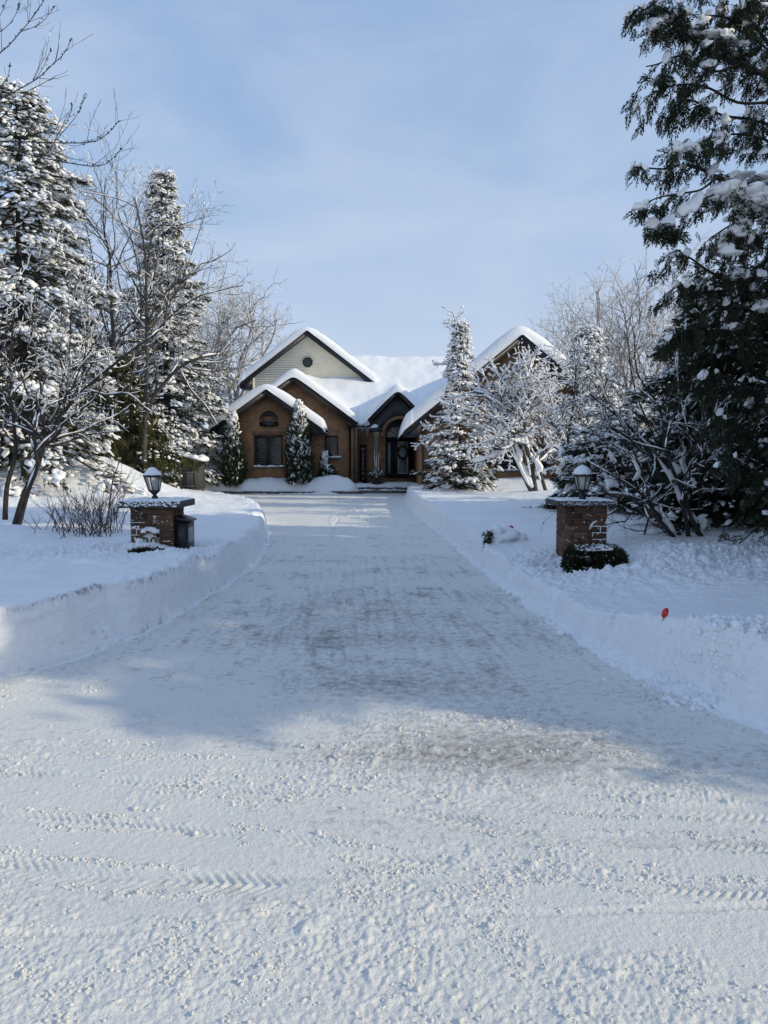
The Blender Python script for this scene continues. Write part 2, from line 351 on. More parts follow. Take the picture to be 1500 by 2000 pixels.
def terrain(x, y, fine=True):
    x = np.asarray(x, float); y = np.asarray(y, float)
    wob = .07 * fbm(x * 1.3, y * 1.3, 3, 3) + .014 * fbm(x * 6, y * 6, 5, 2)
    d = plow_sd(x, y) + wob
    right = sstep(x, -.2, .2)
    H = .42 + .06 * fbm(x * .5, y * .5, 8, 3) + .05 * fbm(x * 1.7, y * 1.7, 9, 2) * (1 - right) + .03 * right * 0
    H = H + (1 - right) * gs(x, y, -2.6, 6.5, 1.2, 2.2, .05)
    far = sstep(y, 14, 30)
    nr_ = right * (1 - sstep(y, 9, 14)); H = H - .06 * far * (1 - right) + .03 * far * right - nr_ * sstep(y, 4.9, 6.8) * (.19 - .17 * sstep(d, .15, 1.9)); H = H + .05 * np.abs(fbm(x * 3.1, y * 3.1, 13, 3)) * np.exp(-((d - .2) / .25) ** 2)
    w = .11 + .30 * sstep(fbm(x * .9, y * .9, 14, 2), .05, .45) * (1 - right) + .04 * right + .10 * fbm(x * 1.7, y * 1.7, 11, 2) * right + .08 * right * (y < 6) + .12 * far * (1 - right)
    t = np.clip(d / w, 0, 1); lay = .05 * np.sin(t * 21 + 3 * fbm(x * .8, y * .8, 12, 2)) * t * (1 - t) * 4; prof = np.where(right > .5, sstep(t, 0, 1), 1 - (1 - t) ** 2.4) + lay * (1 - far)
    z = H * prof
    lawn = sstep(d, 0, 1.2)
    lf = sstep(d, .5, 5)
    z = z + lf * (gs(x, y, -8.3, 23.5, 3.0, 4.5, .95) + gs(x, y, -14, 26, 7, 7, .8) + gs(x, y, -5.7, 11.3, 1.0, .8, .13))
    z = z + lf * (gs(x, y, 6.2, 9.8, 2.3, 3.5, .30) + gs(x, y, 4.6, 31, 3.4, 2.2, .45) + gs(x, y, 2.0, 31.5, 1.0, 3, .25) + gs(x, y, 4.9, 22.6, 1.6, 3.4, .17))
    z = z + sstep(d, 0, .5) * (gs(x, y, -5.3, 35.7, 3.2, .75, .33) + gs(x, y, -2.3, 35.8, .9, .6, .35) + gs(x, y, -8.5, 35.9, .8, .8, .2))
    # hump over the buried shrub, drift round the pillars
    z = z + gs(x, y, 1.84, 11.3, .24, .30, .10)
    z = z - gs(x, y, 2.42, 8.72, .50, .26, .17) - gs(x, y, 2.1, 9.25, .22, .25, .10) + gs(x, y, 3.3, 9.0, .5, .6, .06)
    z = z - gs(x, y, -2.85, 8.97, .30, .09, .13) + gs(x, y, -2.85, 9.21, .35, .09, .095)
    z = z + lf * .05 * fbm(x * .9, y * .9, 21, 4) + lawn * .012 * fbm(x * 3, y * 3, 22, 3)
    if not fine: return z, d
    # broken, shovelled snow near pillars and hedge
    rough = gs(x, y, 3.6, 8.6, 1.6, 1.3, 1) + gs(x, y, -3.6, 8.9, 1.9, .9, 1.0) + gs(x, y, -5, 35.4, 4, .8, .8) + gs(x, y, 5.3, 8.2, 2, 1.6, .8) + gs(x, y, 2.0, 9.2, .5, 1.2, .8)
    rough = rough + .7 * np.exp(-((d - .0) / .16) ** 2) * (.4 + .6 * right) * sstep(fbm(x * 1.1, y * 1.1, 30, 2), -.2, .4)
    cl = np.abs(fbm(x * 5, y * 5, 31, 4)); z = z + np.clip(rough, 0, 1.2) * (.15 * cl + .03 * fbm(x * 20, y * 20, 33, 3)) * sstep(d, -.25, .15)
    # lit crumbled chunks on the right bank
    ck = np.clip(gs(x, y, 2.55, 4.75, .55, .22, 1.6) + gs(x, y, 1.95, 5.05, .28, .12, 1.1), 0, 1)
    z = z + ck * (.09 * np.abs(fbm(x * 9, y * 9, 41, 3)) + .04 * np.abs(fbm(x * 24, y * 24, 42, 2)))
    # shovel slices in the left wall
    wall = np.exp(-((d - .08) / .12) ** 2) * (1 - right) * (y < 20)
    s_ = x * .3 + y
    z = z + np.exp(-((d - .1) / .16) ** 2) * right * (y < 14) * (.05 * fbm(x * 3, y * 3, 53, 3) + .05 * np.clip(fbm(x * 9, y * 9, 54, 3), 0, 1) * (.35 + 1.2 * (1 - sstep(y, 5.2, 6.2))))
    z = z + wall * (.050 * fbm(s_ * 2.6, z * 8, 51, 4) + .012 * fbm(s_ * 7, z * 20, 52, 3))
    z = z + sstep(d, .05, .3) * (1 - right) * np.exp(-((d - .3) / .25) ** 2) * .05 * np.abs(fbm(s_ * 1.6, d * 3, 55, 3))
    # cleared surfaces
    cleared = 1 - sstep(d, -.12, .02)
    street = (1 - sstep(y + .10 * fbm(x * .8, y * .8, 60, 2), 4.6, 6.0)) * cleared
    patch = sstep(fbm(x * 1.0 + 3.3, y * 1.5, 61, 4), -.10, .16)
    patch = np.clip(patch + sstep(-y, -2.25, -1.9) * .8, 0.04, 1)
    lump = fbm(x * 15, y * 15, 62, 3) ; lump2 = fbm(x * 46, y * 46, 63, 3)
    sp = np.clip(fbm(x * 7, y * 7, 64, 2) - .22, 0, 1)
    lump3 = np.abs(fbm(x * 31, y * 31, 68, 4))
    z = z + street * patch * (.006 * np.clip(lump + .15, -.2, 1) + .009 * np.clip(lump2, -.4, 1) + .013 * lump3 + .0045 * fbm(x * 75, y * 75, 58, 2) + .045 * np.clip(fbm(x * 10, y * 10, 57, 3) - .24, 0, 1) + .03 * sp) * .62 * (1 + .8 * fbm(x * 1.9, y * 1.9, 56, 2))
    z = z + street * .0022 * lump2 + cleared * .012 * fbm(x * 1.1, y * 1.1, 65, 2)
    for (pts, wd, amp, per) in TRACKS:
        per *= .62; amp *= .24; tp = np.array(pts); yy = np.interp(x, tp[:, 0], tp[:, 1]) + .07 * fbm(x * 1.1 + wd * 90, x * 0 + amp * 900, 76, 2); e = (y - yy)
        m = np.exp(-(e / wd) ** 4) * street * sstep(x, tp[0, 0], tp[0, 0] + .35) * (1 - sstep(x, tp[-1, 0] - .35, tp[-1, 0]))
        ch = np.sin((x + np.abs(e) * .9) * 2 * np.pi / per + 2.4 * fbm(x * 2.5, y * 2.5, 69, 2) + 1.2 * fbm(x * 12, y * 12, 77, 2)) ; ch2 = np.clip(ch * 2, -1, 1)
        kn = 1.3 * sstep(fbm(x * 2.2 + wd * 50, y * 4, 66, 3), -.35, .35)
        z = z - m * .005 * (.4 + kn) + m * amp * ch2 * kn
        ed = np.exp(-((np.abs(e) - wd * 1.25) / (wd * .35)) ** 2) * street
        z = z + ed * .022 * np.abs(fbm(x * 17, y * 17, 67, 3)) * sstep(fbm(x * 1.6, y * 1.6 + wd * 70, 78, 2), -.25, .2) * sstep(x, tp[0, 0], tp[0, 0] + .35) * (1 - sstep(x, tp[-1, 0] - .35, tp[-1, 0]))
    drv = cleared * (1 - street)
    z = z + drv * (.006 * fbm(x * 9, y * 6, 70, 4) + .012 * np.clip(fbm(x * 5, y * 11, 71, 4) - .08, 0, 1) + .004 * fbm(x * 26, y * 26, 74, 2))
    for k, (off, a) in enumerate(((-.62, .010), (-.50, -.010), (.62, -.012), (.95, .010), (.2, .007), (.35, -.008), (-.1, .006))):
        xx = np.interp(y, [3, 8, 14, 22, 34], [off * 1.5 - .15, off - .2, off * .9 - .45, off * .8 - .95, off * .9 - 1.6]) + .05 * np.sin(y * .9 + k * 2)
        z = z + drv * a * 1.4 * np.exp(-((x - xx) / .028) ** 2) * (.3 + 1.2 * sstep(fbm(x * .7 + k * 5, y * .7, 75, 2), -.2, .3))
    # strewn lumps at the foot of the banks
    ft = np.exp(-((d + .10) / .13) ** 2) * sstep(fbm(x * 3, y * 3, 72, 2), -.1, .35)
    z = z + ft * (.03 + .03 * right) * np.abs(fbm(x * 13, y * 13, 73, 3) + .2)
    return z, d
TRACKS = [
    ([(-6, 3.75), (-2, 3.62), (-.35, 3.40), (.5, 3.05), (1.2, 2.90), (3.5, 2.78), (8, 2.7)], .055, .012, .056),
    ([(-6, 3.25), (-1.6, 3.14), (-.5, 3.02), (.15, 2.80), (.9, 2.62), (2.5, 2.52), (6, 2.4)], .05, .012, .060),
    ([(-6, 3.0), (-1.5, 2.78), (-.9, 2.66), (-.3, 2.62), (.4, 2.60)], .07, .013, .066),
    ([(-3, 2.2), (-1.2, 2.34), (-.5, 2.40), (.3, 2.46), (.9, 2.50), (1.6, 2.47), (4, 2.4)], .020, .005, .05),
    ([(-.9, 3.75), (.1, 3.42), (.9, 3.24), (1.6, 3.18), (4, 3.12)], .07, .009, .066),
    ([(-6, 4.0), (-2, 3.92), (0, 3.85), (1.5, 3.7), (6, 3.0)], .08, .007, .07),
]
ncore = 860; nout = 26
ys = np.concatenate([-60 + 56 * np.linspace(0, 1, 18)[:-1], np.linspace(-4, 1.45, 40)[:-1], 1.45 * np.exp(np.linspace(0, math.log(62 / 1.45), 1060)), 62 + 540 * np.linspace(0, 1, 26)[1:] ** 2])
u = np.linspace(-1, 1, ncore)
wy = np.clip(.62 * ys + .75, 1.6, 46)
tt = (np.arange(1, nout + 1) / nout) ** 2.2
core = wy[:, None] * u[None, :]
rt = wy[:, None] + (420 - wy[:, None]) * tt[None, :]
GX = np.concatenate([-rt[:, ::-1], core, rt], 1); GY = np.broadcast_to(ys[:, None], GX.shape).copy()
GZ, GD = terrain(GX, GY)
nr, nc = GX.shape
fr_ = sstep(GY, 70, 500); GZ = GZ + fr_ * 3.0
idx = np.arange(nr * nc).reshape(nr, nc)
Q = np.stack([idx[:-1, :-1], idx[:-1, 1:], idx[1:, 1:], idx[1:, :-1]], -1).reshape(-1, 4)
fd = (GD[:-1, :-1] + GD[1:, 1:]).ravel() / 2; fy = (GY[:-1, :-1] + GY[1:, 1:]).ravel() / 2
clr = fd < -.06
dirt = .18 + .33 * fbm(GX * .55 + 1, GY * .9, 80, 3) + gs(GX, GY, .5, 3.9, 1.2, .35, .28) + gs(GX, GY, 1.2, 2.95, .9, .12, .28) + gs(GX, GY, -.3, 3.15, 1.5, .16, .10)
dirt = dirt + gs(GX, GY, -.35, 7.2, 1.2, 3.2, .26) + gs(GX, GY, .4, 5.0, 1.0, .35, .12) - sstep(GY, 13, 22) * .06 + .30 * sstep(fbm(GX * 3.2, GY * 2.4, 82, 5, 2.03, .65), .02, .5) * sstep(GY, 4.4, 5.4) + .15 * sstep(fbm(GX * 14 + GY * .9, GY * .9, 83, 4), -.05, .4) * sstep(GY, 4.6, 6) - (1 - sstep(GY, 2.0, 2.7)) * .25
ridge = np.exp(-((GD + .25) / .2) ** 2) * .12 * (GX > 0) * (GY < 9)
dirt = np.clip(dirt + ridge, -.3, 1.2)
AV = np.stack([GX, GY, GZ], -1).reshape(-1, 3)
def submesh(mask, name, mat, attr=True):
    q = Q[mask]; used = np.unique(q); remap = np.full(nr * nc, -1); remap[used] = np.arange(len(used))
    mb = MB(); mb.add(AV[used], remap[q])
    return tag(mb.build(name, mat, None, True, {'dirt': dirt.ravel()[used]} if attr else None), kind='structure')
submesh(~clr, 'ground', LAWN, False)
submesh(clr & (fy >= 4.9), 'driveway', DRIVE)
submesh(clr & (fy < 4.9), 'road', ROAD)
def on_ground(px, py, h, D0=3., D1=40.):
    """distance at which the sight line passes h above the snow"""
    Ds = np.linspace(D0, D1, 1500); q = np.array([P(px, py, d_) for d_ in Ds]); g = q[:, 2] - terrain(q[:, 0], q[:, 1])[0]
    k = np.argmax(g < h); return float(Ds[k])
def gz(x, y): return float(terrain(np.array([x]), np.array([y]))[0][0])

# loose crumbs of snow lying on the road, the drive and under the banks
def crumbs(n, seed, xr, yr, size, weight, mb, sink=.35, power=3.0):
    r = np.random.RandomState(seed); x = xr[0] + (xr[1] - xr[0]) * r.rand(n); y = yr[0] + (yr[1] - yr[0]) * r.rand(n)
    k = r.rand(n) < weight(x, y); x, y = x[k], y[k]; z = terrain(x, y)[0]; m = len(x)
    sz = size[0] + (size[1] - size[0]) * r.rand(m) ** power; a = r.rand(m) * 6.28; c, s_ = np.cos(a), np.sin(a); o = np.zeros(m)
    Rm = np.stack([np.stack([c, -s_, o], -1), np.stack([s_, c, o], -1), np.stack([o, o, o + 1], -1)], 1)
    sc = np.stack([sz * (.8 + .7 * r.rand(m)), sz * (.7 + .4 * r.rand(m)), sz * (.6 + .5 * r.rand(m))], -1); kk_ = r.randint(0, 6, m)
    for i in range(6):
        q = kk_ == i; V, F = CRT[i]; mb.inst(V, F, np.stack([x, y, z + sz * (.45 - sink)], -1)[q], Rm[q], sc[q])
def ctpl(seed):
    import bmesh
    bm = bmesh.new(); bmesh.ops.create_icosphere(bm, subdivisions=1, radius=1); V = np.array([v.co[:] for v in bm.verts]); F = np.array([[v.index for v in f.verts] for f in bm.faces]); bm.free()
    r = np.random.RandomState(seed); return V * (1 + .30 * r.randn(len(V), 1).clip(-1.3, 1.3)), F
CRT = [ctpl(s) for s in range(6)]
pt = lambda x, y: sstep(fbm(x * 1.0 + 3.3, y * 1.5, 61, 4), -.02, .30)
clus = lambda x, y, f, sd_: sstep(fbm(x * f, y * f, sd_, 3), -.05, .35)
mb = MB()
def trk(x, y):
    o = np.zeros(x.shape)
    for pts, wd, amp, per in TRACKS:
        tp = np.array(pts); yy = np.interp(x, tp[:, 0], tp[:, 1]) + .07 * fbm(x * 1.1 + wd * 90, x * 0 + amp * .24 * 900, 76, 2)
        o = np.maximum(o, np.exp(-((np.abs(y - yy) - wd * 1.25) / .022) ** 2))
    return o
wide = lambda x, y, f, q: .05 + .95 * sstep(fbm(x * f, y * f, q, 4), -.08, .5)
crumbs(200000, 1, (-2.6, 2.6), (1.6, 3.2), (.0015, .009), lambda x, y: np.maximum((.04 + .8 * np.maximum(pt(x, y), .5 * sstep(-y, -2.2, -1.9))) * wide(x, y, 4, 301), trk(x, y) * clus(x, y, 2, 311)) * (plow_sd(x, y) < -.1), mb, .42, 5)
crumbs(110000, 2, (-3.6, 3.0), (3.2, 5.6), (.0022, .012), lambda x, y: np.maximum((.05 + .6 * pt(x, y)) * wide(x, y, 3.5, 302), trk(x, y) * clus(x, y, 2, 312)) * (plow_sd(x, y) < -.05), mb, .42, 5)
crumbs(320, 3, (-2.4, 2.4), (2.0, 4.6), (.009, .022), lambda x, y: .3 * clus(x, y, 2, 303), mb, .25, 2.5)
crumbs(40000, 4, (-3.4, 2.6), (4.6, 17), (.004, .026), lambda x, y: np.exp(-((plow_sd(x, y) + .08) / .12) ** 2) * clus(x, y, 2, 304), mb, .35, 4)
tag(mb.build('snow_crumbs', ROAD, None, False), 'fine loose crumbs of packed snow strewn over the road and driveway', 'snow', kind='stuff')
mb = MB()
crumbs(16000, 5, (1.2, 3.2), (3.6, 7.0), (.005, .035), lambda x, y: np.exp(-((plow_sd(x, y) + .03) / .10) ** 2) * clus(x, y, 2.5, 305) * .8, mb, .35, 4)
crumbs(16000, 6, (1.6, 4.5), (7.0, 10.2), (.006, .04), lambda x, y: gs(x, y, 2.8, 8.4, 1.2, .9, .6) * clus(x, y, 2.5, 306) * (plow_sd(x, y) > .1), mb, .42, 4)
crumbs(16000, 7, (-5.5, -1.9), (7.6, 10.2), (.006, .04), lambda x, y: gs(x, y, -3.4, 8.9, 1.5, .6, .6) * clus(x, y, 2.5, 307) * (plow_sd(x, y) > .15), mb, .42, 4)
crumbs(9000, 8, (1.7, 3.6), (4.4, 5.4), (.005, .030), lambda x, y: np.clip(gs(x, y, 2.6, 4.78, .6, .2, 1.0), 0, 1), mb, .30, 3)
tag(mb.build('snow_crumbs', SNOW, None, False), 'bluish clods of thrown snow lying on the banks around both brick pillars', 'snow', kind='stuff')

# ================================================================== HOUSE
hx, hy = -1.0, 40.0
house = thing('brick_house', 'brown brick bungalow with cream siding gable, dark trim and thick snow on every roof', 'house', (hx, hy, 0))
def gz_px(D, apex, end):
    xa, _, za = P(apex[0], apex[1], D); xe, _, ze = P(end[0], end[1], D)
    half = abs(xe - xa); return dict(xa=xa, za=za, half=half, m=(za - ze) / half, y0=D)
SM = gz_px(35.6, (520, 760), (631, 838)); SM['y1'] = 40.8
G2 = gz_px(37.2, (573, 733), (694, 823)); G2['y1'] = 43.5
UP = gz_px(40.6, (600, 645), (733, 748)); UP['y1'] = 49.0
PO = gz_px(37.2, (777, 759), (721, 817)); PO['y1'] = 42.0
WI = gz_px(32.0, (1020, 653), (789, 841)); WI['y1'] = 46.0
roofm = MB(); fas = MB(); walls = MB(); soff = MB()
def trim_parts():
    global fas, soff
    if fas.V: fas.build('fascia', FASCIA, house)
    if soff.V: soff.build('gutter', FASCIA, house)
    fas, soff = MB(), MB()
def gable_roof(r, wall_half, wall_y, z_low, th=.10, fd_=.24):
    xa, za, h, m = r['xa'], r['za'], r['half'], r['m']
    for s in (-1, 1):
        roofm.prism([(xa, za - th), (xa + s * h, za - m * h - th), (xa + s * h, za - m * h), (xa, za)][::s], r['y0'] + .03, r['y1'])
        # barge board
        fas.prism([(xa, za - fd_ - .03), (xa + s * (h + .02), za - m * h - fd_ - .03), (xa + s * (h + .02), za - m * h + .01), (xa, za + .01)][::s], r['y0'] - .02, r['y0'] + .028)
        # boxed return under the eave
        wx = xa + s * wall_half
        fas.prism([(wx, za - m * h - fd_ - .02), (xa + s * (h - .02), za - m * h - fd_ - .02), (xa + s * (h - .02), za - m * h - th - .02), (wx, za - m * wall_half - th - .02)][::s], r['y0'] + .031, wall_y + .25)
        # gutter down the eave
        soff.beam((xa + s * (h + .06), r['y0'] + .04, za - m * h - .06), (xa + s * (h + .06), r['y1'], za - m * h - .06), .11, .11)
    walls.prism([(xa - wall_half, z_low), (xa + wall_half, z_low), (xa + wall_half, za - m * wall_half - th - .02), (xa, za - th - .02), (xa - wall_half, za - m * wall_half - th - .02)], wall_y, min(r['y1'] - .3, wall_y + 7))
smw = (X(606, 36) - X(459, 36)) / 2
gable_roof(SM, smw, 36.0, -.2); trim_parts()
gable_roof(G2, G2['half'] - .35, 37.6, -.2); trim_parts()
wingw = WI['xa'] - X(822, 32.6)
gable_roof(WI, wingw, 32.55, -.2); trim_parts()
# upper storey: siding, board by board
UW = (X(710, 41) - X(497, 41)) / 2; uxa = UP['xa']
sid = MB(); zt = UP['za'] - .14; yb = 41.0
z = 4.4
while z < zt - .03:
    z1 = min(z + .125, zt)
    def hw(zz): return min(UW, (zt - zz) / UP['m'])
    a0, a1 = hw(z), max(hw(z1), .01)
    sid.add([(uxa - a0, yb - .024, z), (uxa + a0, yb - .024, z), (uxa + a1, yb - .002, z1), (uxa - a1, yb - .002, z1), (uxa - a0, yb, z), (uxa + a0, yb, z)],
            [(0, 1, 2, 3), (0, 4, 5, 1)]); z = z1
upw = MB(); upw.prism([(uxa - UW, 2), (uxa + UW, 2), (uxa + UW, zt - UP['m'] * UW), (uxa, zt), (uxa - UW, zt - UP['m'] * UW)], yb + .001, 48.5)
for s in (-1, 1): sid.box(uxa + s * UW - .05, uxa + s * UW + .05, yb - .035, yb + .1, 4.4, zt - UP['m'] * UW - .05)
r = UP; xa, za, h, m = r['xa'], r['za'], r['half'], r['m']
for s in (-1, 1):
    roofm.prism([(xa, za - .1), (xa + s * h, za - m * h - .1), (xa + s * h, za - m * h), (xa, za)][::s], r['y0'] + .03, r['y1'])
    fas.prism([(xa, za - .31), (xa + s * (h + .02), za - m * h - .28), (xa + s * (h + .02), za - m * h + .01), (xa, za + .01)][::s], r['y0'] - .02, r['y0'] + .028)
    wx = xa + s * (UW + .04)
    fas.prism([(wx, za - m * h - .30), (xa + s * (h - .02), za - m * h - .30), (xa + s * (h - .02), za - m * h - .12), (wx, za - m * UW - .2)][::s], r['y0'] + .031, 41.6)
    soff.beam((xa + s * (h + .06), r['y0'] + .04, za - m * h - .06), (xa + s * (h + .06), r['y1'], za - m * h - .06), .11, .11)
trim_parts()
# main roof
ME, MR = 38.0, 43.3; mz0, mm = Z(829, 38.0), .70; mzr = mz0 + mm * (MR - ME); mx0, mx1 = X(600, 41), 9.0
roofm.add([(mx0, ME, mz0), (mx1, ME, mz0), (mx1, MR, mzr), (mx0, MR, mzr), (mx1, MR + 5.3, mz0), (mx0, MR + 5.3, mz0), (mx0, ME, mz0 - .12), (mx1, ME, mz0 - .12)],
          [(0, 1, 2, 3), (3, 2, 4, 5), (6, 7, 1, 0)])
walls.box(X(690, 38.6), X(822, 33), 38.6, 38.9, -.2, mz0 + .3)
walls.box(X(560, 41), 8.5, 43.8, 44, -.2, 5.0)
# quoin of the porch corner
walls.box(X(686, 37.4), X(697, 37.4), 37.52, 37.9, -.2, Z(835, 37.5))
soff.beam((X(686, 37.9), 37.93, mz0 - .05), (X(722, 37.9), 37.93, mz0 - .05), .12, .12)
# porch gable: timber front with arched opening
pxa, pza, pm = PO['xa'], PO['za'], PO['m']
zb = Z(842, 37.45); ph = PO['half']; phr = X(815, 37.4) - pxa
acx = X(783, 37.45); ar = X(783 + 33, 37.45) - acx; zs = Z(852, 37.45)
top = lambda x: pza - .12 - pm * abs(x - pxa)
xs_ = sorted(set([pxa - ph + .08, acx - ar, pxa, acx + ar * .98] + list(np.linspace(acx - ar, min(acx + ar, pxa + phr), 26))))
pf = MB()
for a, b in zip(xs_[:-1], xs_[1:]):
    def low(x):
        q = ar * ar - (x - acx) ** 2
        return max(zb, zs + math.sqrt(q)) if q > 0 and x >= acx - ar else zb
    pf.prism([(a, low(a)), (b, low(b)), (b, max(top(b), low(b) + .005)), (a, max(top(a), low(a) + .005))], 37.42, 37.58)
for s in (-1, 1):
    hh = ph if s < 0 else phr
    roofm.prism([(pxa, pza - .1), (pxa + s * hh, pza - pm * hh - .1), (pxa + s * hh, pza - pm * hh), (pxa, pza)][::s], 37.23, PO['y1'])
    fas.prism([(pxa, pza - .24), (pxa + s * hh, pza - pm * hh - .24), (pxa + s * hh, pza - pm * hh + .01), (pxa, pza + .01)][::s], 37.18, 37.228)
    fas.prism([(pxa, pza - .52), (pxa + s * hh, pza - pm * hh - .52), (pxa + s * hh, pza - pm * hh - .36), (pxa, pza - .36)][::s], 37.385, 37.415)
# arch trim ring
ring = MB()
for k in range(22):
    a0, a1 = math.pi * (.0 + k / 22), math.pi * (.0 + (k + 1) / 22)
    if acx + ar * math.cos(a0) > X(812, 37.4): continue
    q = [(acx + rr * math.cos(a), zs + rr * math.sin(a)) for a, rr in ((a0, ar + .01), (a0, ar + .16), (a1 - .01, ar + .16), (a1 - .01, ar + .01))]
    ring.prism(q[::-1], 37.36, 37.5)
wall_o = walls.build('wall', BRICK, house)
upw_o = upw.build('upper_wall', SIDING, house); sid.build('siding', SIDING, house)
roof_o = roofm.build('roof', SHINGLE, house); trim_parts()
pf.build('porch_gable', FASCIA, house); ring.build('brick_arch', SOLDIER, house)
# downspouts
for px_, D_, y0_, y1_ in ((608, 35.85, 842, 950), (692.5, 37.45, 830, 952), (826, 32.4, 852, 950)):
    ds = MB(); x_ = X(px_, D_); ds.beam((x_, D_ - .06, 0), (x_, D_ - .06, Z(y0_, D_)), .09, .08)
    if px_ < 800: ds.build('downspout', FASCIA, house)
x_ = X(826, 32.4); ds.beam((x_, 32.34, Z(852, 32.4)), (WI['xa'] - WI['half'] - .02, 32.12, Z(845, 32)), .08, .08)
ds.build('downspout', FASCIA, house)
# soldier course
sl = MB(); x_ = X(493, 36)
while x_ < X(560, 36): sl.box(x_, x_ + .062, 35.985, 36.05, Z(851.5, 36), Z(842.5, 36)); x_ += .072
sl.build('soldier_course', SOLDIER, house)
# roof snow
def gable_snow(mb, r, T, y1=None, nx=70, ny=60, seed=0, ext=.10, fext=.10):
    xa, za, h, m = r['xa'], r['za'], r['half'], r['m']
    e = 1 - np.cos(np.linspace(0, np.pi / 2, 12)); side = e * T * .8
    hx_ = h + ext; us = np.unique(np.concatenate([-hx_ + side, hx_ - side, np.linspace(-hx_ + T * .8, hx_ - T * .8, nx)]))
    ya, yb_ = r['y0'] - fext, (y1 or r['y1'])
    vsn = np.unique(np.concatenate([ya + side * .8, np.linspace(ya + T, yb_, ny)]))
    U, Vv = np.meshgrid(us, vsn)
    q = lambda d, t: np.sqrt(np.clip(1 - (1 - np.clip(d / t, 0, 1)) ** 2, 0, 1))
    ed = np.minimum(q(hx_ - np.abs(U), T * .62), q(Vv - ya, T * .62))
    base = za - m * np.abs(U) + .012
    rnd = za - m * np.sqrt(U ** 2 + .42 ** 2) + m * .10
    n = fbm(U * .8 + seed, Vv * .8, seed, 3) * .07 + fbm(U * 4, Vv * 4, seed + 1, 2) * .012
    top = np.maximum(np.minimum(rnd, base + 0) + (T + n + .05) * ed, base + .004)
    # slump a little past the eave
    slump = np.clip((np.abs(U) - h + .05) / ext, 0, 1) * .10
    A = np.stack([U + xa, Vv, top - slump], -1).reshape(-1, 3); B = np.stack([U + xa, Vv, base - .008 - slump * .6], -1).reshape(-1, 3)
    ny_, nx_ = U.shape; I = np.arange(ny_ * nx_).reshape(ny_, nx_)
    F = np.stack([I[:-1, :-1], I[:-1, 1:], I[1:, 1:], I[1:, :-1]], -1).reshape(-1, 4); o = ny_ * nx_
    mb.add(np.concatenate([A, B]), np.concatenate([F, F[:, ::-1] + o]))
    b = np.concatenate([I[0, :], I[1:, -1], I[-1, -2::-1], I[-2:0:-1, 0]]); b2 = np.roll(b, -1)
    s0 = mb.n - 2 * o
    mb.F.append(np.stack([b, b + o, b2 + o, b2], -1) + s0)
def rsnow(fn, label=None):
    mb = MB(); fn(mb); o = sub(roof_o, mb, 'roof_snow', SNOW, True)
rsnow(lambda mb: gable_snow(mb, SM, .42, 37.62, 60, 16, 3))
rsnow(lambda mb: gable_snow(mb, UP, .40, 48.9, 70, 40, 5))
rsnow(lambda mb: gable_snow(mb, WI, .58, 46.0, 90, 60, 7, .14, .10))
# blended snow on main + second gable + porch roofs
g2L, g2R = G2['xa'] - G2['half'] - .08, G2['xa'] + G2['half'] + .08
rects = [(g2L, g2R, G2['y0'] - .1, 46), (mx0, mx1, ME - .12, 48.5), (pxa - ph - .08, pxa + phr, PO['y0'] - .1, 44)]
def lin(a, b, st): return np.linspace(a, b, max(2, int((b - a) / st) + 1))
gxs = np.concatenate([lin(g2L, 3.0, .06), lin(3.0, mx1, .2)]); gys = np.concatenate([lin(37.05, 44, .07), lin(44, 48.5, .2)])
for a in rects:
    for v in (a[0], a[1]):
        gxs = np.append(gxs, [v] + [v + s * t for s in (-1, 1) for t in (.015, .04)])
    gys = np.append(gys, [a[2], a[2] + .015, a[2] + .04])
def uq(a):
    a = np.unique(np.round(a, 4)); return a[np.concatenate([[True], np.diff(a) > .006])]
gxs = uq(gxs); gys = uq(gys); UX, UY = np.meshgrid(gxs, gys)
ins = np.full(UX.shape, -9.)
for a in rects: ins = np.maximum(ins, np.minimum(np.minimum(UX - a[0], a[1] - UX), UY - a[2]))
hs = []
for r_, a in ((G2, rects[0]), (PO, rects[2])):
    inr = (UX >= a[0] - .01) & (UX <= a[1] + .01) & (UY >= a[2] - .01)
    hs.append(np.where(inr, r_['za'] - r_['m'] * np.sqrt((UX - r_['xa']) ** 2 + .035), -50))
hs.append(np.where((UX >= mx0) & (UY >= ME - .13), mzr - mm * np.sqrt((UY - MR) ** 2 + .1) + .1, -50))
HS = np.stack(hs); mxh = HS.max(0); kk = .22; sm = mxh + kk * np.log(np.exp((HS - mxh) / kk).sum(0))
q_ = np.sqrt(np.clip(1 - (1 - np.clip(ins / .24, 0, 1)) ** 2, 0, 1))
wind = (1 + .35 * fbm(UX * .6, UY * .6, 91, 3))
topz = np.where(mxh < -20, 0, mxh + (sm - mxh) * q_ + (.41 * wind) * q_ + .03)
ok = (ins >= -.002) & (mxh > -20); okc = ok[:-1, :-1] & ok[1:, :-1] & ok[:-1, 1:] & ok[1:, 1:]
I = np.arange(UX.size).reshape(UX.shape); F = np.stack([I[:-1, :-1], I[:-1, 1:], I[1:, 1:], I[1:, :-1]], -1)[okc]
us_ = np.unique(F); rm = np.full(UX.size, -1); rm[us_] = np.arange(len(us_))
mb = MB(); mb.add(np.stack([UX, UY, topz], -1).reshape(-1, 3)[us_], rm[F]); sub(roof_o, mb, 'roof_snow', SNOW, True)
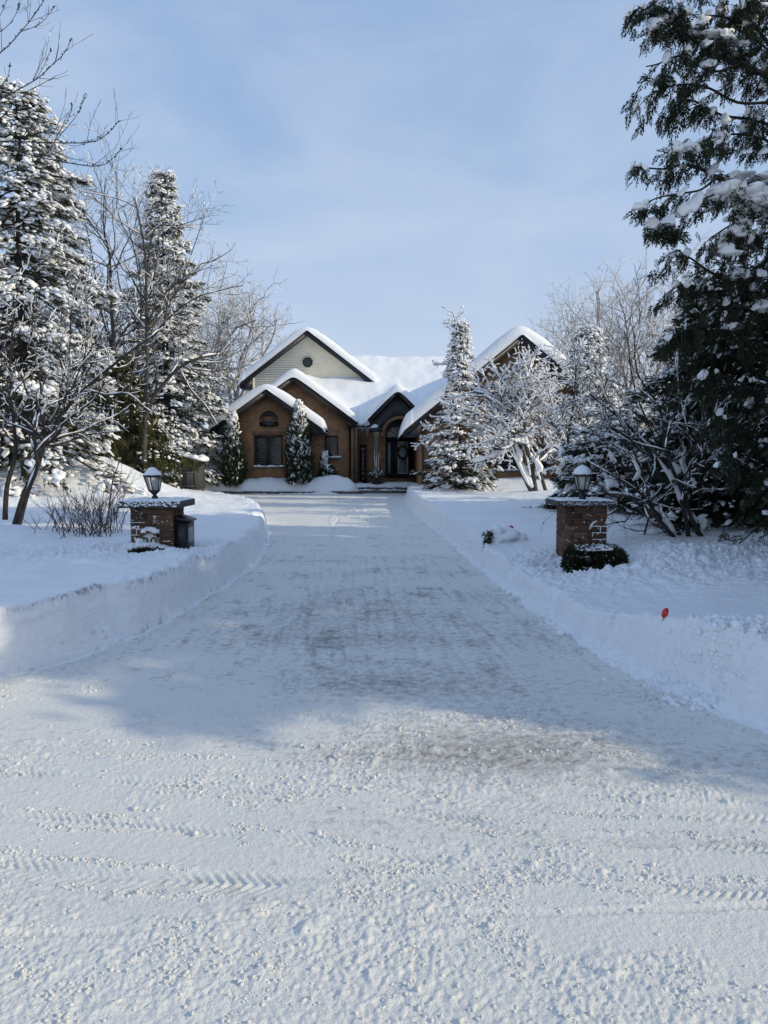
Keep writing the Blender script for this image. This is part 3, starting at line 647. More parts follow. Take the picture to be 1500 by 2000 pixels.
# snow lip on the little gutter between gables, and icicles
def blob_tpl(sub_=1, seed=0, amp=.16):
    import bmesh
    bm = bmesh.new(); bmesh.ops.create_icosphere(bm, subdivisions=sub_, radius=1)
    V = np.array([v.co[:] for v in bm.verts]); F = np.array([[v.index for v in f.verts] for f in bm.faces]); bm.free()
    rr = np.random.RandomState(seed); V = V * (1 + amp * rr.randn(len(V), 1).clip(-1.5, 1.5)); V[:, 2] = np.where(V[:, 2] < 0, V[:, 2] * .55, V[:, 2]); return V, F
BL = [blob_tpl(2, s, .07) for s in range(4)]; BLS = [blob_tpl(1, s, .16) for s in range(6)]; 
def lumpy(seed, sub_=2, amp=.22, f=2.4):
    V, F = blob_tpl(sub_, seed, 0); r = np.random.RandomState(seed); w = r.randn(7, 3) * f; ph = r.rand(7) * 6.28
    V = V * (1 + amp * np.sin(V @ w.T + ph).sum(1, keepdims=True) / 2.2); return V, F
BL = [lumpy(s, 3, .26, 2.5) for s in range(6)]; BLS = [lumpy(s + 20, 1, .30, 2.6) for s in range(8)]
def pillow(mb, pos, sx, sy, sz, yaw=0, seed=0):
    V, F = BL[seed % 6]; c, s = math.cos(yaw), math.sin(yaw)
    mb.inst(V, F, np.array([pos]), np.array([[[c, -s, 0], [s, c, 0], [0, 0, 1]]]), np.array([[sx, sy, sz]]))
lip = MB()
for px_ in (690, 697, 705, 712, 717): pillow(lip, P(px_, 828, 37.8), .14, .16, .13, 0, px_)
sub(roof_o, lip, 'gutter_snow', SNOW, True)
ic = MB(); rr = random.Random(3)
for k in range(20):
    px_ = 686 + k * 1.75; x0, y0, z0 = P(px_, 834, 37.85); l = rr.choice([.1, .15, .25, .4, .5])
    ic.tube([(x0, y0, z0), (x0, y0, z0 - l * .5), (x0, y0, z0 - l)], [.022, .012, .002], 5)
for k in range(8):
    px_ = 783 + k * 2; x0, y0, z0 = P(px_, 846, 32.2); l = rr.choice([.06, .1, .14]); 
ic.build('icicles', ICE, house, True)
# windows
def window(x0, x1, z0, z1, y, mull=1, blinds=True, sill=True, fw=.07):
    f = MB(); f.box(x0, x0 + fw, y - .06, y + .02, z0, z1); f.box(x1 - fw, x1, y - .06, y + .02, z0, z1)
    f.box(x0 + fw, x1 - fw, y - .06, y + .02, z0, z0 + fw); f.box(x0 + fw, x1 - fw, y - .06, y + .02, z1 - fw, z1)
    for k in range(mull):
        xm = x0 + (x1 - x0) * (k + 1) / (mull + 1); f.box(xm - .07, xm + .07, y - .055, y + .02, z0 + fw, z1 - fw)
    fo = f.build('window', FRAME, house)
    g = MB(); g.add([(x0 + fw, y - .012, z0 + fw), (x1 - fw, y - .012, z0 + fw), (x1 - fw, y - .012, z1 - fw), (x0 + fw, y - .012, z1 - fw)], [(0, 1, 2, 3)]); sub(fo, g, 'pane', GLASS)
    if blinds:
        bl = MB(); zz = z0 + fw + .03
        while zz < z1 - fw - .04:
            bl.box(x0 + fw + .05, (x0 + x1) / 2 - .1 if mull else x1 - fw - .04, y - .024, y - .014, zz, zz + .022)
            if mull: bl.box((x0 + x1) / 2 + .1, x1 - fw - .05, y - .024, y - .014, zz, zz + .022)
            zz += .075
        sub(fo, bl, 'blind', BLIND)
    if sill:
        s = MB(); s.box(x0 - .09, x1 + .12, y - .14, y + .01, z0 - .09, z0 - .002); sub(fo, s, 'sill', STONE)
        s = MB(); n = 9
        for k in range(n): pillow(s, (x0 + (x1 - x0) * (k + .3) / (n - .4), y - .08, z0 - .005), .13, .065, .05 + .02 * math.sin(k * 1.7), 0, k)
        sub(fo, s, 'sill_snow', SNOW, True)
window(X(497, 36), X(552, 36), Z(911, 36), Z(851, 36), 35.99)
window(X(636, 37.6), X(661, 37.6), Z(893, 37.6), Z(851, 37.6), 37.59, 0)
window(X(965, 32.5), X(1018, 32.5), Z(918, 32.5), Z(868, 32.5), 32.54, 1, False)
window(X(1030, 32.5), X(1084, 32.5), Z(918, 32.5), Z(868, 32.5), 32.54, 1, False)
# octagonal gable window
ox, _, oz = P(601, 708, 41); f = MB(); g = MB()
for k in range(8):
    a0, a1 = R(22.5 + 45 * k), R(67.5 + 45 * k)
    f.prism([(ox + rr_ * math.cos(a), oz + rr_ * math.sin(a)) for a, rr_ in ((a0, .215), (a0, .275), (a1, .275), (a1, .215))][::-1], 40.92, 40.99)
fo = f.build('gable_window', FRAME, house)
g.add([(ox + .22 * math.cos(R(22.5 + 45 * k)), 40.955, oz + .22 * math.sin(R(22.5 + 45 * k))) for k in range(8)], np.zeros((0, 3), int)); g.F.append([list(range(8))]); sub(fo, g, 'pane', GLASS)
# door set
D_ = 38.55
dx0, dx1 = X(753, D_), X(808, D_); dz0, dz1 = Z(934, D_), Z(855, D_)
dm = MB(); dm.box(dx0, dx1, D_ - .05, D_ + .04, dz0, dz1)
dmo = dm.build('door_surround', FRAME, house)
g = MB(); g.box(X(757.5, D_), X(763, D_), D_ - .07, D_ - .052, Z(925, D_), Z(864, D_)); sub(dmo, g, 'side_light', LACE)
dd = MB(); dd.box(X(766, D_), X(801, D_), D_ - .09, D_ - .053, dz0 + .03, dz1 - .03); ddo = dd.build('front_door', FRAME, house)
fx0, fx1, fz0, fz1 = X(777, D_), X(797, D_), Z(925, D_), Z(863, D_)
g = MB(); g.box(fx0 + .03, fx1 - .03, D_ - .1, D_ - .092, fz0 + .03, fz1 - .03); sub(ddo, g, 'glass', LACE)
g = MB(); g.box(fx0, fx0 + .03, D_ - .11, D_ - .09, fz0, fz1); g.box(fx1 - .03, fx1, D_ - .11, D_ - .09, fz0, fz1); g.box(fx0 + .03, fx1 - .03, D_ - .11, D_ - .09, fz0, fz0 + .03); g.box(fx0 + .03, fx1 - .03, D_ - .11, D_ - .09, fz1 - .03, fz1)
sub(ddo, g, 'glass_trim', BIRCH)
g = MB(); g.tube([(X(768, D_), D_ - .13, 1.0), (X(768, D_), D_ - .13, 1.25)], .02, 6); sub(ddo, g, 'handle', BLACK)
fan = MB(); fcx = X(781, D_); fr0 = X(807, D_) - fcx; n = 20
for k in range(n):
    a0, a1 = math.pi * k / n, math.pi * (k + 1) / n
    fan.add([(fcx, D_ - .02, dz1), (fcx + fr0 * math.cos(a0), D_ - .02, dz1 + fr0 * math.sin(a0) * 1.1), (fcx + fr0 * math.cos(a1), D_ - .02, dz1 + fr0 * math.sin(a1) * 1.1)], [(0, 1, 2)])
fo = fan.build('fan_light', LACE, house)
fm = MB()
for a in np.linspace(0, math.pi, 7): fm.beam((fcx, D_ - .045, dz1 + .03), (fcx + fr0 * math.cos(a), D_ - .045, dz1 + .03 + fr0 * 1.1 * math.sin(a)), .03, .03)
for k in range(n):
    a0, a1 = math.pi * k / n, math.pi * (k + 1) / n
    fm.beam((fcx + fr0 * math.cos(a0), D_ - .045, dz1 + fr0 * math.sin(a0) * 1.1), (fcx + fr0 * math.cos(a1), D_ - .045, dz1 + fr0 * math.sin(a1) * 1.1), .05, .06)
sub(fo, fm, 'muntins', FRAME)
# porch column with entablature
cx_, cy_ = X(735.5, 37.45), 37.5; cm = MB()
cm.lathe([(.17, .3), (.17, .42), (.135, .46), (.125, 1.6), (.112, Z(857, 37.5)), (.15, Z(855, 37.5)), (.17, Z(850, 37.5)), (.20, Z(843, 37.5))], cx_, cy_, 20)
co = cm.build('porch_column', COLUMN, house, True)
cm = MB(); cm.box(X(721, 37.4), X(746, 37.4), 37.28, 37.75, Z(842.5, 37.4), Z(836, 37.4)); sub(co, cm, 'beam_cap', FASCIA)
cm = MB(); pillow(cm, P(732, 834, 37.4), .13, .11, .13, 0, 1); pillow(cm, P(725, 836, 37.4), .12, .07, .04, 0, 2); sub(co, cm, 'cap_snow', SNOW, True)
# steps
for k, (y0, y1, zt_, xa_, xb_) in enumerate(((36.9, 38.5, .38, X(694, 37), X(821, 37)), (36.2, 36.898, .25, X(700, 36.5), X(822, 36.5)), (35.5, 36.198, .12, X(694, 36), X(822, 36)))):
    s = MB(); s.box(xa_, xb_, y0, y1, -.1, zt_); so_ = s.build('step', STONE, house)
    s = MB(); rr = np.random.RandomState(k + 5); 
    for j in range(26 if k else 14):
        px__ = xa_ + (xb_ - xa_) * rr.rand(); V, F = BLS[j % 6]; s.inst(V, F, np.array([[px__, y0 + .08 + (y1 - y0 - .2) * rr.rand(), zt_]]), np.eye(3)[None], np.array([[.12 + .2 * rr.rand(), .10 + .1 * rr.rand(), .03 + .03 * rr.rand()]]))
    sub(so_, s, 'step_snow', SNOW, True)

# ---- things at the house
def text_mesh(txt, size, loc, depth=.01, mat=None, name='lettering', parent=None, rotz=0, align='CENTER', spacing=1.0):
    c = bpy.data.curves.new('tmp', 'FONT'); c.body = txt; c.size = size; c.extrude = depth; c.align_x = align; c.align_y = 'CENTER'; c.space_line = spacing
    o = bpy.data.objects.new('tmp', c); COL.objects.link(o); bpy.context.view_layer.update()
    me = bpy.data.meshes.new_from_object(o.evaluated_get(bpy.context.evaluated_depsgraph_get())); bpy.data.objects.remove(o)
    V = np.array([v.co[:] for v in me.vertices]); V2 = np.stack([V[:, 0], -V[:, 2], V[:, 1]], -1)
    cz, sz = math.cos(rotz), math.sin(rotz)
    V3 = np.stack([V2[:, 0] * cz - V2[:, 1] * sz, V2[:, 0] * sz + V2[:, 1] * cz, V2[:, 2]], -1) + np.array(loc)
    mb = MB(); mb.add(V3, np.zeros((0, 3), int)); mb.F.append([list(p.vertices) for p in me.polygons]); bpy.data.meshes.remove(me)
    return mb.build(name, mat, parent)
# round-topped metal sign with two garden chairs
D_ = 35.93; sx, _, szc = P(525, 820, D_); sr = .42
sg = thing('metal_wall_sign', 'black round topped metal sign with two deck chairs above the left window', 'sign', (sx, D_, szc))
m_ = MB()
for k in range(24):
    a0, a1 = math.pi * k / 24, math.pi * (k + 1) / 24
    m_.prism([(sx + rr_ * math.cos(a), szc + rr_ * math.sin(a)) for a, rr_ in ((a0, sr - .035), (a0, sr), (a1, sr), (a1, sr - .035))][::-1], D_ - .02, D_)
m_.box(sx - .43, sx + .43, D_ - .02, D_, szc - .28, szc - .08)
m_.prism([(sx - .2, szc - .33), (sx + .2, szc - .33), (sx + .28, szc - .281), (sx - .28, szc - .281)], D_ - .02, D_)
# upper panel above the horizon line
for k in range(10):
    a0, a1 = -.385 + .077 * k, -.385 + .077 * (k + 1)
    t0 = math.sqrt(max(.385 ** 2 - a0 * a0, .0)); t1 = math.sqrt(max(.385 ** 2 - a1 * a1, .0))
    if t0 > .17 or t1 > .17: m_.prism([(sx + a0, szc + .17), (sx + a1, szc + .17), (sx + a1, szc + max(t1, .175)), (sx + a0, szc + max(t0, .175))], D_ - .018, D_ - .001)
m_.build('plate', BLACK, sg)
m_ = MB()
for s in (-1, 1):
    bx = sx + s * .24
    m_.beam((bx + s * .02, D_ - .012, szc - .08), (bx + s * .10, D_ - .012, szc + .15), .014, .10)   # reclining back
    m_.beam((bx + s * .06, D_ - .012, szc - .0), (bx - s * .12, D_ - .012, szc + .03), .014, .03)
    m_.beam((bx - s * .12, D_ - .012, szc + .03), (bx - s * .13, D_ - .012, szc - .08), .014, .025)
    m_.beam((bx + s * .08, D_ - .012, szc + .06), (bx - s * .08, D_ - .012, szc + .07), .014, .02)
m_.beam((sx - .06, D_ - .012, szc + .03), (sx + .06, D_ - .012, szc + .03), .014, .02); m_.beam((sx, D_ - .012, szc + .03), (sx, D_ - .012, szc - .08), .014, .03)
m_.build('chair_silhouettes', BLACK, sg)
# welcome board
D_ = 38.2; wx, _, wz = P(709, 898, D_); wb = thing('welcome_board', 'tall black porch board spelling WELCOME downwards beside the column', 'sign', (wx, D_, .38))
m_ = MB(); m_.box(wx - .15, wx + .15, D_, D_ + .03, .385, Z(868, D_)); m_.build('board', BLACK, wb)
m_ = MB()
for s in (-1, 1): m_.beam((wx + s * .1, D_ + .04, 1.8), (wx + s * .1, D_ + .3, .39), .03, .03)
m_.build('easel_leg', BLACK, wb)
zt0 = Z(873, D_); lh = (zt0 - .5) / 7
for k, ch in enumerate('WELCOME'): text_mesh(ch, .19, (wx, D_ - .006, zt0 - lh * (k + .5)), .004, GREYL, 'letter', wb)

# ================================================================== foliage templates
def tpl_needles(seed, n=13, L=.34, Wd=.07, droop=.15):
    r = np.random.RandomState(seed); V = []; F = []
    for k in range(n):
        t = .05 + .95 * k / n; a = r.rand() * 2 * np.pi; base = np.array([t, 0, -droop * t * t])
        d = np.array([.75, math.cos(a) * .75, math.sin(a) * .55 - .1]); d /= np.linalg.norm(d)
        sd_ = np.cross(d, r.randn(3)); sd_ /= np.linalg.norm(sd_); l = L * (.7 + .5 * r.rand()) * (1.1 - .4 * t)
        i = len(V); V += [base - sd_ * Wd * .5, base + sd_ * Wd * .5, base + d * l + sd_ * Wd * .15, base + d * l - sd_ * Wd * .15]; F.append((i, i + 1, i + 2, i + 3))
    return np.array(V), np.array(F)
NT = [tpl_needles(s) for s in range(6)]
def tpl_hang(seed, n=16):
    """needle twigs hanging like curtains"""
    r = np.random.RandomState(seed); V = []; F = []
    for k in range(n):
        t = k / n; base = np.array([t, (r.rand() - .5) * .35, -.05 * t])
        d = np.array([.15 * r.randn(), .12 * r.randn(), -1]); d /= np.linalg.norm(d); l = .5 + .5 * r.rand()
        sd_ = np.cross(d, r.randn(3)); sd_ /= np.linalg.norm(sd_); w = .045
        i = len(V); V += [base - sd_ * w, base + sd_ * w, base + d * l + sd_ * w * .3, base + d * l - sd_ * w * .3]; F.append((i, i + 1, i + 2, i + 3))
    return np.array(V), np.array(F)
HT = [tpl_hang(s) for s in range(5)]
def tpl_spray(seed, n=9):
    """flat cedar spray: stem along x with forked side fingers"""
    r = np.random.RandomState(seed); V = []; F = []
    def leaf(b, d, l, w):
        sd_ = np.cross(d, np.array([0, 0, 1.]) + r.randn(3) * .35); sd_ /= np.linalg.norm(sd_) + 1e-9; i = len(V)
        V.extend([b, b + d * l * .45 + sd_ * w, b + d * l, b + d * l * .45 - sd_ * w]); F.append((i, i + 1, i + 2, i + 3))
    for k in range(n):
        t = k / n; b = np.array([t, 0, -.12 * t * t])
        for s in (-1, 1):
            a = .75 + .3 * r.rand(); d = np.array([math.cos(a), s * math.sin(a), -.1 + .3 * r.randn()]); d /= np.linalg.norm(d); l = (.42 - .28 * t) * (.7 + .6 * r.rand())
            leaf(b, d, l, .05); 
            if r.rand() < .6: leaf(b + d * l * .4, (d + np.array([.5, 0, .1 * r.randn()])) / 1.2, l * .55, .035)
    leaf(np.array([.9, 0, -.1]), np.array([1., 0, -.1]), .3, .04)
    return np.array(V), np.array(F)
ST = [tpl_spray(s) for s in range(6)]
def basis(d, roll=None, rs=None):
    d = d / (np.linalg.norm(d, axis=1, keepdims=True) + 1e-9)
    up = np.tile(np.array([[0, 0, 1.]]), (len(d), 1)); up[np.abs(d[:, 2]) > .95] = (1, 0, 0)
    s = np.cross(up, d); s /= np.linalg.norm(s, axis=1, keepdims=True) + 1e-9; u_ = np.cross(d, s)
    if roll is not None:
        c, sn = np.cos(roll)[:, None], np.sin(roll)[:, None]; s, u_ = s * c + u_ * sn, -s * sn + u_ * c
    return np.stack([d, s, u_], -1)
def scatter(mb, tpls, pos, d, size, rs, roll=.6):
    n = len(pos); k = rs.randint(0, len(tpls), n); Rm = basis(d, rs.randn(n) * roll)
    for i, (V, F) in enumerate(tpls):
        m = k == i
        if m.any(): mb.inst(V, F, pos[m], Rm[m], size[m])
def snow_blobs(mb, pos, d, size, rs, flat=.5, tpl=None, elong=1.5):
    tpl = tpl or BLS; n = len(pos); k = rs.randint(0, len(tpl), n)
    d = d.copy(); Rm = basis(d, rs.randn(n) * .15)
    sc = np.stack([size * elong * (.7 + .6 * rs.rand(n)), size * (.7 + .6 * rs.rand(n)), size * flat * (.7 + .6 * rs.rand(n))], -1)
    for i, (V, F) in enumerate(tpl):
        m = k == i
        if m.any(): mb.inst(V, F, pos[m], Rm[m], sc[m])

def conifer(name, label, x, y, H, Rb, seed, nb=170, low=.08, prof=.9, droop=.25, csize=.34, per=9, snow=.6, ssize=.13, mat=SPRUCE, tpls=None, group='snowy conifers', cat='conifer', lean=(0, 0), irregular=.25, top_pow=1.0, flat=.5, z0=None, bark=BARK, tipup=.1, inner=.25, snow_low=1.0, whorl=0):
    rs = np.random.RandomState(seed); tpls = tpls or NT
    z0 = gz(x, y) - .15 if z0 is None else z0
    T = thing(name, label, cat, (x, y, z0), group)
    tr = MB(); ln = np.array([lean[0], lean[1], 0])
    hs_ = np.linspace(0, 1, 9); tr.tube([np.array([x, y, z0 + H * .98 * t]) + ln * t + .03 * rs.randn(3) * [1, 1, 0] for t in hs_], [H * .013 * (1 - .92 * t) + .01 for t in hs_], 8)
    fo = MB(); sn = MB(); bp, bd, bs, sp_, sd2, ss = [], [], [], [], [], []
    for i in range(nb):
        t = low + (1 - low) * ((i + rs.rand()) / nb) ** .85; t = min(t, .985)
        t = t if not whorl else min(.985, (round(t * whorl) + rs.randn() * .14) / whorl)
        az_ = i * 2.399963 + rs.randn() * .25; Ln = Rb * (1 - t) ** prof * (1 - irregular + 2 * irregular * rs.rand()) * (1 + .16 * math.sin(az_ * 2 + t * 17 + seed)) + .12
        if rs.rand() < .10: continue
        n = max(3, int(per * (.35 + .65 * Ln / Rb)) * 1)
        s = np.linspace(0, 1, 6); o = np.array([math.cos(az_), math.sin(az_), 0])
        dz = (rs.rand() - .5) * .25 * Ln * s - droop * (.5 + 1. * rs.rand()) * Ln * s ** 1.3 * (1 - .75 * t) + tipup * Ln * s ** 3 + (t - .4) * .35 * Ln * s
        pts = np.array([x, y, z0 + H * t]) + ln * t + o[None] * (Ln * s)[:, None] + np.array([[0, 0, 1]]) * dz[:, None]
        tr.tube(pts, np.linspace(.012 + .012 * Ln, .006, 6), 4)
        # clusters along the branch, fanning out sideways
        u_ = inner + (1 - inner) * np.sqrt(rs.rand(n * 3)); side = rs.randn(n * 3) * .28 * Ln * (1.05 - u_) * 1.0 + rs.randn(n * 3) * .05
        px_ = np.stack([np.interp(u_, s, pts[:, c]) for c in range(3)], -1); lat = np.array([-o[1], o[0], 0])
        px_ = px_ + lat[None] * side[:, None]; px_[:, 2] -= np.abs(side) * .25
        dd_ = o[None] + lat[None] * (np.sign(side) * np.minimum(np.abs(side) * 2.2, .9))[:, None] + np.array([[0, 0, -.25]]) + rs.randn(n * 3, 3) * .15
        bp.append(px_); bd.append(dd_); bs.append(csize * (.7 + .6 * rs.rand(n * 3)) * (.55 + .45 * (1 - t)))
        k = rs.rand(n * 3) < snow * (snow_low + (1 - snow_low) * t); 
        sz = ssize * (.6 + .8 * rs.rand(k.sum())) * (.6 + .4 * (1 - t)); q = px_[k] + dd_[k] / np.linalg.norm(dd_[k], axis=1, keepdims=True) * (csize * .4); q[:, 2] += sz * flat * .5 + .015
        for _ in range(3):
            jj = rs.randn(len(q), 3) * csize * [.30, .30, .16]
            sp_.append(q + jj); sd2.append(dd_[k] + rs.randn(len(q), 3) * .3 + [0, 0, -.2]); ss.append(sz * (.36 + .34 * rs.rand(len(q))))
    bp, bd, bs = map(np.concatenate, (bp, bd, bs)); scatter(fo, tpls, bp, bd, bs, rs)
    sp_, sd2, ss = map(np.concatenate, (sp_, sd2, ss)); snow_blobs(sn, sp_, sd2, ss, rs, flat)
    tr.build('trunk', bark, T, True); fo.build('crown', mat, T); sn.build('snow', TSNOW, T, True)
    return T

# ================================================================== bare trees
class Bare:
    def __init__(s, seed, maxlvl=3, dens=(2.2, 3.5, 6), ratio=.5, gn=.16, up=.05, snow=.5, snow_r=1.0, rmin=.004, seg=.22, ang=(30, 62), snow_min=.010, skip=.0):
        s.r = random.Random(seed); s.bark = MB(); s.snow = MB(); s.maxlvl = maxlvl; s.dens = dens; s.ratio = ratio; s.gn = gn; s.up = up
        s.sn = snow; s.sr = snow_r; s.rmin = rmin; s.seg = seg; s.ang = ang; s.smin = snow_min; s.skip = skip; s.count = 0
    def emit(s, pts, rad, lvl):
        n = len(pts); s.bark.tube(pts, rad, 7 if rad[0] > .04 else (5 if rad[0] > .012 else 3))
        i = 0
        while i < n - 1:
            run = s.r.randint(1, 3); j = min(i + run, n - 1)
            d = pts[j] - pts[i]; l = np.linalg.norm(d) + 1e-9; hz = math.hypot(d[0], d[1]) / l
            if s.r.random() < s.sn * min(1, hz * 1.5):
                seg = pts[i:j + 1]; rb = rad[i:j + 1]; rs_ = (rb * .95 + s.smin) * s.sr * (.7 + .6 * s.r.random())
                if lvl >= 2 and s.r.random() < s.skip: i = j; continue
                if len(seg) == 2: seg = np.stack([seg[0], (seg[0] + seg[1]) / 2, seg[1]]); rs_ = np.array([rs_[0], rs_.mean(), rs_[-1]]); rb = np.array([rb[0], rb.mean(), rb[-1]])
                c = seg + np.array([[0, 0, 1.]]) * (rb * .6 + rs_ * .65)[:, None]; w = rs_.copy(); w[0] *= .5; w[-1] *= .45
                s.snow.tube(c, w, 6 if rs_[0] > .03 else 4)
            i = j
    def along(s, pts, rad, lvl, t0=.2, mult=1.0):
        """children off a polyline"""
        L_ = np.linalg.norm(np.diff(pts, axis=0), axis=1).sum(); k = int(L_ * s.dens[min(lvl, len(s.dens) - 1)] * mult + s.r.random())
        n = len(pts)
        for _ in range(k):
            t = t0 + (1 - t0) * s.r.random(); f = t * (n - 1); i = min(int(f), n - 2); p = pts[i] + (pts[i + 1] - pts[i]) * (f - i)
            d = pts[i + 1] - pts[i]; d /= np.linalg.norm(d) + 1e-9; rl = np.interp(f, range(n), rad)
            a = R(s.r.uniform(*s.ang)); v = np.cross(d, np.array([s.r.gauss(0, 1) for _ in range(3)])); v /= np.linalg.norm(v) + 1e-9
            nd = d * math.cos(a) + v * math.sin(a); nd[2] += s.up * 2; 
            s.grow(p, nd, L_ * s.ratio * (1.15 - .6 * t) * s.r.uniform(.6, 1.2), max(s.rmin, rl * s.r.uniform(.45, .7)), lvl + 1)
    def grow(s, p, d, L_, r0, lvl):
        if L_ < .06: return
        s.count += 1
        d = d / (np.linalg.norm(d) + 1e-9); n = max(4, min(10, int(L_ / s.seg) + 2)); st = L_ / (n - 1); pts = [np.array(p, float)]
        for i in range(n - 1):
            d = d + np.array([s.r.gauss(0, 1) for _ in range(3)]) * s.gn + np.array([0, 0, s.up]); d /= np.linalg.norm(d); pts.append(pts[-1] + d * st)
        pts = np.array(pts); rad = np.linspace(r0, max(s.rmin * .6, r0 * .35), n); s.emit(pts, rad, lvl)
        if lvl < s.maxlvl: s.along(pts, rad, lvl)
    def limb(s, pix, D, r0, r1, lvl=0, mult=1.0, t0=.25, nojit=False):
        """limb through picture-measured points at distance D (scalar or list)"""
        n = len(pix); Ds = D if hasattr(D, '__len__') else [D + (0 if nojit else s.r.uniform(-.25, .25) * min(k, 3)) for k in range(n)]
        pts = crom([P(a, b, dd) for (a, b), dd in zip(pix, Ds)], 3); rad = np.linspace(r0, r1, len(pts)); s.emit(pts, rad, lvl)
        s.along(pts, rad, lvl, t0, mult); return pts
    def tree(s, x, y, H, r0, lean=(0, 0), fork=.35, nl=6, spread=.5, z0=None):
        z0 = gz(x, y) - .1 if z0 is None else z0
        n = 7; pts = np.array([[x + lean[0] * t + .05 * s.r.gauss(0, 1) * t, y + lean[1] * t, z0 + H * fork * t] for t in np.linspace(0, 1, n)]); rad = np.linspace(r0, r0 * .72, n); s.emit(pts, rad, 0)
        for k in range(nl):
            a = 2 * math.pi * (k + s.r.random() * .6) / nl; q = s.r.uniform(.5, 1) * spread; tt_ = s.r.uniform(.6, 1); i = int(tt_ * (n - 1))
            s.grow(pts[i], np.array([math.cos(a) * q, math.sin(a) * q, 1.]), H * (1 - fork * tt_) * s.r.uniform(.75, 1.02), r0 * s.r.uniform(.4, .6), 1)
    def done(s, name, label, cat, loc, group=None, bark=BARKG, snowname='snow'):
        T = thing(name, label, cat, loc, group); s.bark.build('branches', bark, T, True)
        if s.snow.tg or s.snow.V: s.snow.build(snowname, TSNOW, T, True)
        return T

# ================================================================== PORCH PLANTERS, WREATH
def leafy(mb, cx, cy, cz, rx, ry, rz, n, tpls, size, seed, shell=.35, low=-.2):
    rs = np.random.RandomState(seed); d = rs.randn(n, 3); d /= np.linalg.norm(d, axis=1, keepdims=True); d = d[d[:, 2] > low]
    rr_ = (1 - shell * rs.rand(len(d)) ** 1.5)[:, None]; pos = np.array([[cx, cy, cz]]) + d * rr_ * np.array([[rx, ry, rz]])
    scatter(mb, tpls, pos, d, size * (.7 + .6 * rs.rand(len(d))), rs, 1.5); return pos, d, rs
def planter(px, py, D, z0, s, label, sticks=True, seed=1):
    x, _, _ = P(px, py, D); T = thing('porch_planter', label, 'planter', (x, D, z0), 'evergreen planters by the front door')
    m_ = MB(); m_.lathe([(.13 * s, z0), (.16 * s, z0 + .02), (.22 * s, z0 + .34 * s), (.24 * s, z0 + .36 * s), (.24 * s, z0 + .40 * s), (.19 * s, z0 + .38 * s)], x, D, 18); m_.build('pot', BLACK, T, True)
    m_ = MB(); pos, d, rs = leafy(m_, x, D, z0 + .46 * s, .34 * s, .3 * s, .26 * s, int(260 * s), NT, .16 * s, seed); m_.build('greenery', SPRUCE, T)
    m_ = MB(); k = (rs.rand(len(pos)) < .28) & (d[:, 2] > .1); snow_blobs(m_, pos[k] + np.array([[0, 0, .05]]), d[k], np.full(k.sum(), .05 * s), rs, .6); m_.build('snow', TSNOW, T, True)
    if sticks:
        m_ = MB()
        for a, b, h_ in ((-.06, .02, 1.35), (.02, -.03, 1.15), (.09, .02, 1.30), (-.01, .05, 1.0)):
            m_.tube([(x + a * .3, D + b, z0 + .4), (x + a * .8 + .02, D + b, z0 + .4 + h_ * .35), (x + a * 1.3 - .01, D + b, z0 + .4 + h_ * .7), (x + a * 1.6, D + b, z0 + .4 + h_)], [.022, .020, .016, .010], 7)
        m_.build('birch_sticks', BIRCH, T, True)
planter(735, 935, 36.7, .25, 1.15, 'black pot of snowy evergreens with tall white birch sticks before the porch column')
planter(811, 930, 37.3, .38, .85, 'smaller snowy evergreen planter right of the front door', False, 4)
D_ = 38.4; x_, _, z_ = P(786.5, 884, D_); T = thing('door_wreath', 'dark evergreen wreath hanging on the front door glass', 'wreath', (x_, D_, z_))
m_ = MB(); rs = np.random.RandomState(4); a = rs.rand(260) * 2 * np.pi; pos = np.stack([x_ + .19 * np.cos(a), D_ - .02 + .03 * rs.randn(260), z_ + .26 * np.sin(a)], -1)
scatter(m_, NT, pos, np.stack([np.cos(a) - np.sin(a), rs.randn(260) * .3, np.sin(a) + np.cos(a)], -1), np.full(260, .13), rs, 1); m_.build('greenery', SPRUCE, T)
m_ = MB(); 
for s in (-1, 1): m_.add([(x_, D_ - .07, z_ - .22), (x_ + s * .1, D_ - .08, z_ - .2), (x_ + s * .11, D_ - .08, z_ - .3), (x_ + s * .08, D_ - .08, z_ - .52), (x_ + s * .03, D_ - .07, z_ - .5)], [(0, 1, 2)] ); m_.beam((x_, D_ - .08, z_ - .22), (x_ + s * .08, D_ - .08, z_ - .55), .05, .01)
m_.build('ribbon', plain('faded_dark_ribbon', (.06, .012, .012), .8), T)

